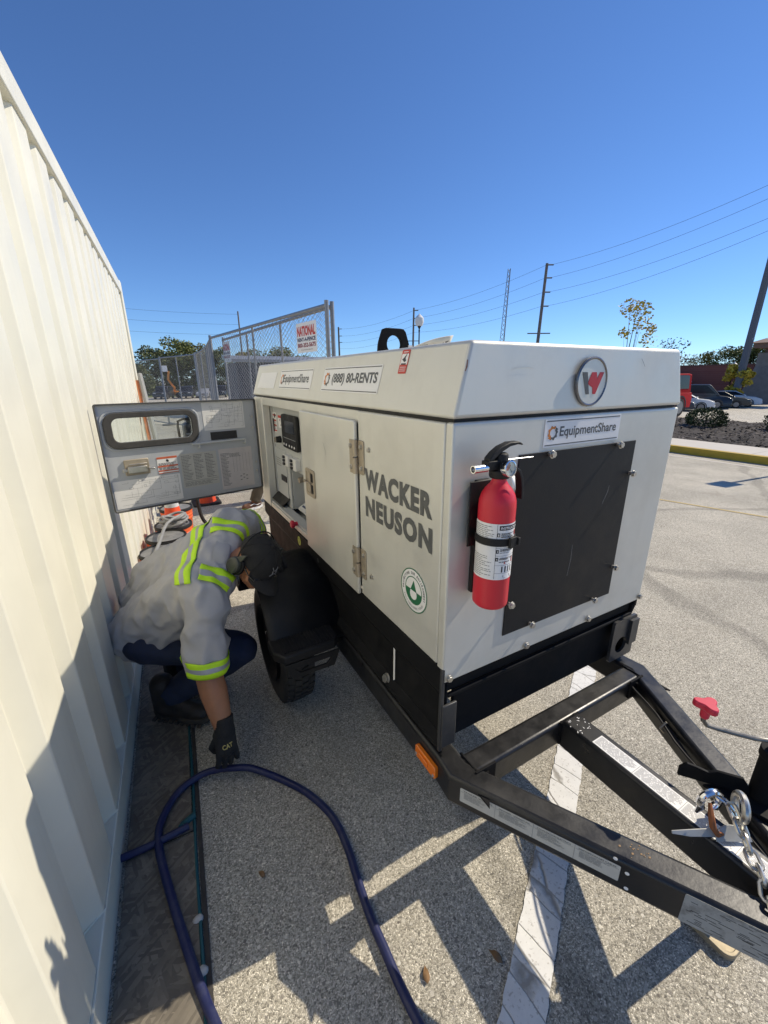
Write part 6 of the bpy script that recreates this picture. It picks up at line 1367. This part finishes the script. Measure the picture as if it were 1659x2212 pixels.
# ------------------------------------------------------------------ vehicles
TINT = mat('tinted_glass', (.012,.014,.018), .12, spec=.22); RIM = mat('alloy_rim', (.22,.22,.23), .35, .8); TYR = M['rubber']; LAMP = mat('headlight_glass', (.55,.55,.52), .1, .3); CHR = M['chrome']
def paint(name, col):
    if name == 'jeep_red': return mat(name, col, .65, spec=.08)
    return mat(name, col, .3, 0, 0, 1, 0, 1, None, 0, 3, None, .35)
def car(name, label, cat, L, Wd, prof, green, wb, wr_, col, loc, rotz, group=None, boxy=False, grille=True, trimcol=None):
    """x forward, y left; prof = lower body side outline, green = greenhouse outline (x,z)"""
    t = thing(name, label, cat, (0,0,0), group); hw = Wd/2
    def loft(pts, insets, zr=None): return pts
    b = B(); rs = []
    zlo = min(z for x,z in prof); zhi = max(z for x,z in prof)
    for y,k in ((-hw,.96),(-hw*.985,1),(-hw*.55,1.012),(hw*.55,1.012),(hw*.985,1),(hw,.96)):
        rs.append([V((x*(.985 if abs(y) == hw else 1), y*(1-.07*max(0,(z-zlo)/(zhi-zlo)-.55)), z*(1 if abs(y)<hw*.99 else .995))) for x,z in prof])
    b.rings(rs); obj('body', b, col, t, .03, 40, 2)
    b = B(); rs = []
    zb_ = min(z for x,z in green); ztp_ = max(z for x,z in green); tap = .04 if boxy else .17
    for sg in (-1,-.97,.97,1):
        rs.append([V((x, sg*hw*(.93-tap*(z-zb_)/(ztp_-zb_)), z-(.02 if abs(sg) == 1 else 0)*(z > zb_))) for x,z in green])
    b.rings(rs); obj('cabin', b, col, t, .03, 40, 2)
    # side windows and windscreens, slightly proud
    def gl(sg):
        b = B(); gx = [p for p in green]; cx_ = sum(p[0] for p in gx)/len(gx); cz_ = sum(p[1] for p in gx)/len(gx)
        q = [V((cx_+(x-cx_)*.86, sg*(hw*(.93-tap*((cz_+(z-cz_)*.74)-zb_)/(ztp_-zb_))+.006), cz_+(z-cz_)*.70+.02)) for x,z in gx]
        b.f(q if sg < 0 else list(reversed(q))); return b
    for sg in (1,-1): obj('side_window', gl(sg), TINT, t, 0, 0)
    fr = sorted(green, key=lambda p: -p[0]); 
    f0 = fr[0]; f1_ = max((p for p in green if p[1] > ztp_-.03), key=lambda p: p[0]); r0_ = min(green, key=lambda p: p[0]); r1_ = min((p for p in green if p[1] > ztp_-.03), key=lambda p: p[0])
    for (pa,pb,nm,sg) in ((f0,f1_,'windscreen',1),(r0_,r1_,'rear_window',-1)):
        b = B(); A_ = V((pa[0],0,pa[1])).lerp(V((pb[0],0,pb[1])),.08); B_ = V((pa[0],0,pa[1])).lerp(V((pb[0],0,pb[1])),.90); nn = V((pb[1]-pa[1],0,-(pb[0]-pa[0]))).normalized(); nn = nn if nn.x*sg > 0 else -nn
        q = [A_+V((0,-hw*.80,0)),A_+V((0,hw*.80,0)),B_+V((0,hw*(.80-tap),0)),B_+V((0,-hw*(.80-tap),0))]; b.f([p+nn*.012 for p in q]); obj(nm, b, TINT, t, 0, 0)
    for x in (wb/2,-wb/2):
        for sg in (1,-1):
            c = V((x, sg*(hw-.10), wr_)); ax = V((0,sg,0))
            b = B(); b.lathe([(wr_*.6,-.10),(wr_*.95,-.11),(wr_,-.06),(wr_,.06),(wr_*.95,.11),(wr_*.66,.115)], c, ax, 28, cap=False); wl = obj('wheel', b, TYR, t, 0, 50)
            b = B(); b.lathe([(wr_*.66,.112),(wr_*.60,.08),(wr_*.2,.085),(.0005,.09)], c, ax, 28)
            for k in range(5):
                a = 2*PI*k/5; u = V((math.cos(a),0,math.sin(a))); v = ax.cross(u); b.ob(c+ax*.085, u, v, ax, wr_*.12, wr_*.62, -wr_*.075, wr_*.075, 0, .022)
            obj('rim', b, RIM, wl, 0, 40)
            b = B(); b.rings([[c+V((math.cos(a)*wr_*q,sg*.095,math.sin(a)*wr_*q)) for q in (1.06,1.22)]+[c+V((math.cos(a)*wr_*q,sg*.115,math.sin(a)*wr_*q)) for q in (1.22,1.06)] for a in [PI*k/12 for k in range(-1,14)]]); obj('wheel_arch', b, trimcol or TYR, t, 0, 40)
    xf = max(x for x,z in prof); zf = [z for x,z in prof if x > xf-.25]; zt_ = max(zf); xr = min(x for x,z in prof)
    for sg in (1,-1):
        b = B(); b.bx(xf-.28,xf+.012,sg*hw*.62-.22,sg*hw*.62+.22,zt_-.20,zt_-.06); obj('headlight', b, LAMP, t, .03)
        b = B(); b.bx(xr-.012,xr+.15,sg*hw*.75-.14,sg*hw*.75+.14,zt_-.14,zt_+.04); obj('tail_light', b, M['redink'], t, .02)
        b = B(); b.bx(f0[0]-.25,f0[0]-.10,sg*(hw+.10)-.09,sg*(hw+.10)+.09,f0[1]+.02,f0[1]+.14); obj('mirror', b, col, t, .03)
    b = B(); b.bx(xf-.05,xf+.02,-hw*.45,hw*.45,zt_-.26,zt_-.07); obj('grille', b, M['plastic'], t, .01)
    b = B(); b.bx(xf-.10,xf+.045,-hw*.92,hw*.92,.30,.46); obj('bumper', b, (trimcol or col), t, .03)
    t.location = loc; t.rotation_euler = (0,0,rotz); return t
sed_p = [(-2.35,.28),(-2.40,.62),(-2.36,.92),(-1.9,1.0),(-.9,1.02),(1.0,.98),(1.9,.88),(2.30,.74),(2.36,.5),(2.30,.26)]; sed_g = [(-1.75,.98),(-1.05,1.40),(-.2,1.46),(.35,1.42),(1.20,.96)]
suv_p = [(-2.25,.40),(-2.30,.8),(-2.26,1.05),(.85,1.08),(2.05,1.02),(2.22,.9),(2.25,.45)]; suv_g = [(-2.20,1.04),(-2.12,1.84),(-1.9,1.88),(.35,1.86),(.55,1.80),(.95,1.06)]
van_p = [(-2.75,.35),(-2.80,1.15),(1.35,1.16),(2.35,1.05),(2.70,.92),(2.74,.40)]; van_g = [(-2.76,1.12),(-2.70,2.02),(-2.5,2.10),(.85,2.08),(1.0,2.03),(1.80,1.12)]
hdg = math.atan2(-.92,.39)
GC = 'cars parked in front of the brick wall'
def front_at(px, py, L): return (px-.39*L/2*1.0, py+.92*L/2*1.0)
van = car('van','black passenger van with a pale star on its side parked before the brick wall','van',5.5,2.0,van_p,van_g,3.4,.37,paint('van_black',(.012,.014,.02)),(44.7,20.5,-1.15),hdg,GC,True,trimcol=paint('van_trim',(.02,.022,.026)))
st_ = [(.42*(1 if k % 2 == 0 else .4)*math.cos(PI/2+PI*k/5), .42*(1 if k % 2 == 0 else .4)*math.sin(PI/2+PI*k/5)) for k in range(10)]
b = B(); b.prism(st_, V((-1.6,-1.012,1.25)), V((1,0,0)), ZZ, .004, .008); so_ = obj('star_mark', b, mat('pale_mark', (.45,.46,.45), .5), None, 0, 0); so_.parent = van
car('car','white coupe with black grille parked between the dark sedan and the van','car',4.8,1.88,sed_p,sed_g,2.9,.34,paint('car_white',(.75,.75,.73)),(41.0,19.8,-1.15),hdg,GC)
car('car','dark blue sedan half hidden behind the red off roader','car',4.7,1.85,sed_p,sed_g,2.8,.33,paint('car_navy',(.012,.016,.035)),(38.4,20.1,-1.12),hdg,GC)
car('car','small black car between the van and the silver white sedan','car',4.4,1.8,sed_p,sed_g,2.7,.32,paint('car_black',(.015,.015,.016)),(47.3,19.7,-1.15),hdg,GC)
car('car','white sedan with the bright sun glint at the right end of the row','car',4.8,1.85,sed_p,sed_g,2.8,.33,paint('car_pearl',(.70,.71,.72)),(50.1,19.9,-1.15),hdg,GC)
jeep = car('off_roader','red boxy off roader with black wheel flares beside the generator edge','car',4.4,1.9,suv_p,suv_g,2.7,.42,paint('jeep_red',(.36,.008,.010)),(19.75,11.18,-.11),math.pi,None,True,trimcol=M['plastic'])
b = B(); b.lathe([(.20,-.1),(.38,-.11),(.40,0),(.38,.11),(.2,.1)], (-2.42,0,1.0), V((1,0,0)), 24); sw = obj('spare_wheel', b, TYR, None); sw.parent = jeep
GL = 'cars parked beyond the far fence'
lefts = [((3.0,74.5),'car','black car left of the boom lift seen through the far fence',(.015,.015,.017),suv_p,suv_g),((6.6,75.2),'car','dark grey car just right of the boom lift',(.03,.033,.036),suv_p,suv_g),((9.1,75.8),'car','silver car with a bright windscreen seen through the far fence',(.35,.36,.37),sed_p,sed_g),((11.8,76.4),'car','black car nearest the fence corner in the far row',(.012,.012,.014),suv_p,suv_g)]
for (x,y),nm,lab,c,pp,gg_ in lefts: car(nm,lab,'car',4.6,1.9,pp,gg_,2.8,.36,paint('far_paint',c),(x,y,zt(x,y)),-1.9,GL,pp is suv_p)
# boom lift
bo = thing('boom_lift', 'orange boom lift with a white basket standing beyond the far cars', 'boom lift', (4.4,78,-1.15)); OR = mat('lift_orange', (.62,.22,.02), .5)
b = B(); b.bx(3.5,5.4,77.2,78.8,-.75,-.1); obj('chassis', b, OR, bo, .05)
for x in (3.7,5.2):
    for y in (77.2,78.8):
        b = B(); b.lathe([(.2,-.15),(.4,-.15),(.42,0),(.4,.15),(.2,.15)], (x,y,-.72), V((0,1,0)), 18); obj('wheel', b, TYR, bo)
b = B(); b.bx(3.9,4.9,77.5,78.5,-.1,.7); obj('turret', b, OR, bo, .05)
b = B(); b.beam((4.9,78,.3),(4.1,78,1.7),.3,.3); b.beam((4.1,78,1.6),(4.35,78,3.0),.28,.3); obj('boom', b, OR, bo)
b = B(); b.bx(3.5,4.2,77.6,78.4,2.9,3.0); b.bx(3.5,4.2,77.6,77.64,3.0,3.8); b.bx(3.5,4.2,78.36,78.4,3.0,3.8); b.bx(3.5,3.54,77.645,78.355,3.0,3.8); obj('basket', b, M['white'], bo)
# far grass strip and road
b = B(); b.bx(-40,60,82,130,-1.2,-1.135); go = obj('grass', b, M['grass'], None); struct(go)
b = B(); b.bx(58.5,130,12,60,-1.2,-1.13); struct(obj('grass', b, M['grass'], None))
# dark storage shed behind the fence
shd = thing('storage_shed', 'dark blue grey storage shed with a pale roof edge behind the fence', 'shed', (6.0,24,-.1))
b = B(); b.bx(4.3,11.2,22.5,25,-.3,2.45); obj('wall', b, mat('dark_shed', (.045,.055,.07), .7, 0, .1, 2), shd)
b = B(); b.hexa([V((4.1,22.3,2.46)),V((11.4,22.3,2.46)),V((11.4,25.2,2.75)),V((4.1,25.2,2.75)),V((4.1,22.3,2.60)),V((11.4,22.3,2.60)),V((11.4,25.2,2.9)),V((4.1,25.2,2.9))]); obj('roof', b, M['galv'], shd)
for x in (5.2,7.4,9.6):
    b = B(); b.bx(x,x+1.1,22.46,22.497,.6,1.8); obj('window', b, TINT, shd)
# brick building with stone pier and canopy, small gabled building before it
bk = thing('brick_building', 'long windowless red brown brick building with a grey stone pier at its right end', 'building', (58,22,-1.15))
def brickmat():
    m = M['brick']; t = m.node_tree; p = t.nodes['Principled BSDF']; N = t.nodes.new; tc = N('ShaderNodeTexCoord'); mp = N('ShaderNodeMapping'); mp.inputs['Rotation'].default_value = (PI/2,0,PI/2); t.links.new(tc.outputs['Object'], mp.inputs[0])
    br_ = N('ShaderNodeTexBrick'); br_.inputs['Scale'].default_value = 2.2; br_.inputs['Color1'].default_value = (.20,.070,.058,1); br_.inputs['Color2'].default_value = (.235,.085,.068,1); br_.inputs['Mortar'].default_value = (.24,.14,.12,1); br_.inputs['Mortar Size'].default_value = .012; t.links.new(mp.outputs[0], br_.inputs[0]); t.links.new(br_.outputs[0], p.inputs['Base Color'])
brickmat()
b = B(); b.bx(57,58,21.2,42,-1.3,2.75); obj('wall', b, M['brick'], bk)
b = B(); b.bx(56.9,58.2,21.1,42,2.752,2.90); obj('coping', b, mat('brown_coping', (.15,.06,.05), .7), bk)
b = B(); b.hexa([V((55.6,18.4,-1.3)),V((57.5,18.4,-1.3)),V((57.5,21.6,-1.3)),V((55.6,21.6,-1.3)),V((56.4,19,2.6)),V((57.4,19,2.6)),V((57.4,20.9,2.6)),V((56.4,20.9,2.6))]); b.bx(56.4,57.4,19,20.9,2.603,3.9); obj('stone_pier', b, mat('grey_stone', (.20,.20,.20), .85, 0, .2, 2), bk)
b = B(); b.bx(54.2,58,16,20.6,4.3,4.75); b.hexa([V((53.8,15.6,4.753)),V((58.2,15.6,4.753)),V((58.2,21,4.753)),V((53.8,21,4.753)),V((54.8,16.6,5.2)),V((58.2,16.6,5.2)),V((58.2,20,5.2)),V((54.8,20,5.2))]); obj('canopy', b, mat('brown_canopy', (.20,.13,.10), .7), bk)
b = B(); b.bx(56.4,58,21.0,21.2,.5,.62) if False else b.bx(56.5,57.2,19.5,20.4,3.903,4.297); obj('canopy_bracket', b, mat('bracket_brown', (.10,.07,.06), .7), bk)
gh = thing('small_building', 'small pale building with a grey gabled roof between the generator and brick wall', 'building', (52,27,-1.15))
b = B(); b.bx(50.5,55,26.6,33,-1.3,1.0); obj('wall', b, mat('pale_siding', (.42,.47,.50), .7), gh)
b = B(); b.rings([[V((x,26.0,1.0)),V((x,29.6,2.75)),V((x,33.4,1.0)),V((x,33.4,1.12)),V((x,29.6,2.90)),V((x,26.0,1.12))] for x in (50.2,55.3)]); obj('roof', b, mat('grey_shingle', (.28,.30,.32), .8), gh)
b = B(); b.f([V((50.49,26.6,1.003)),V((50.49,29.6,2.7)),V((50.49,33,1.003))]); obj('gable', b, mat('pale_siding_gable', (.40,.45,.48), .7), gh, 0, 0)
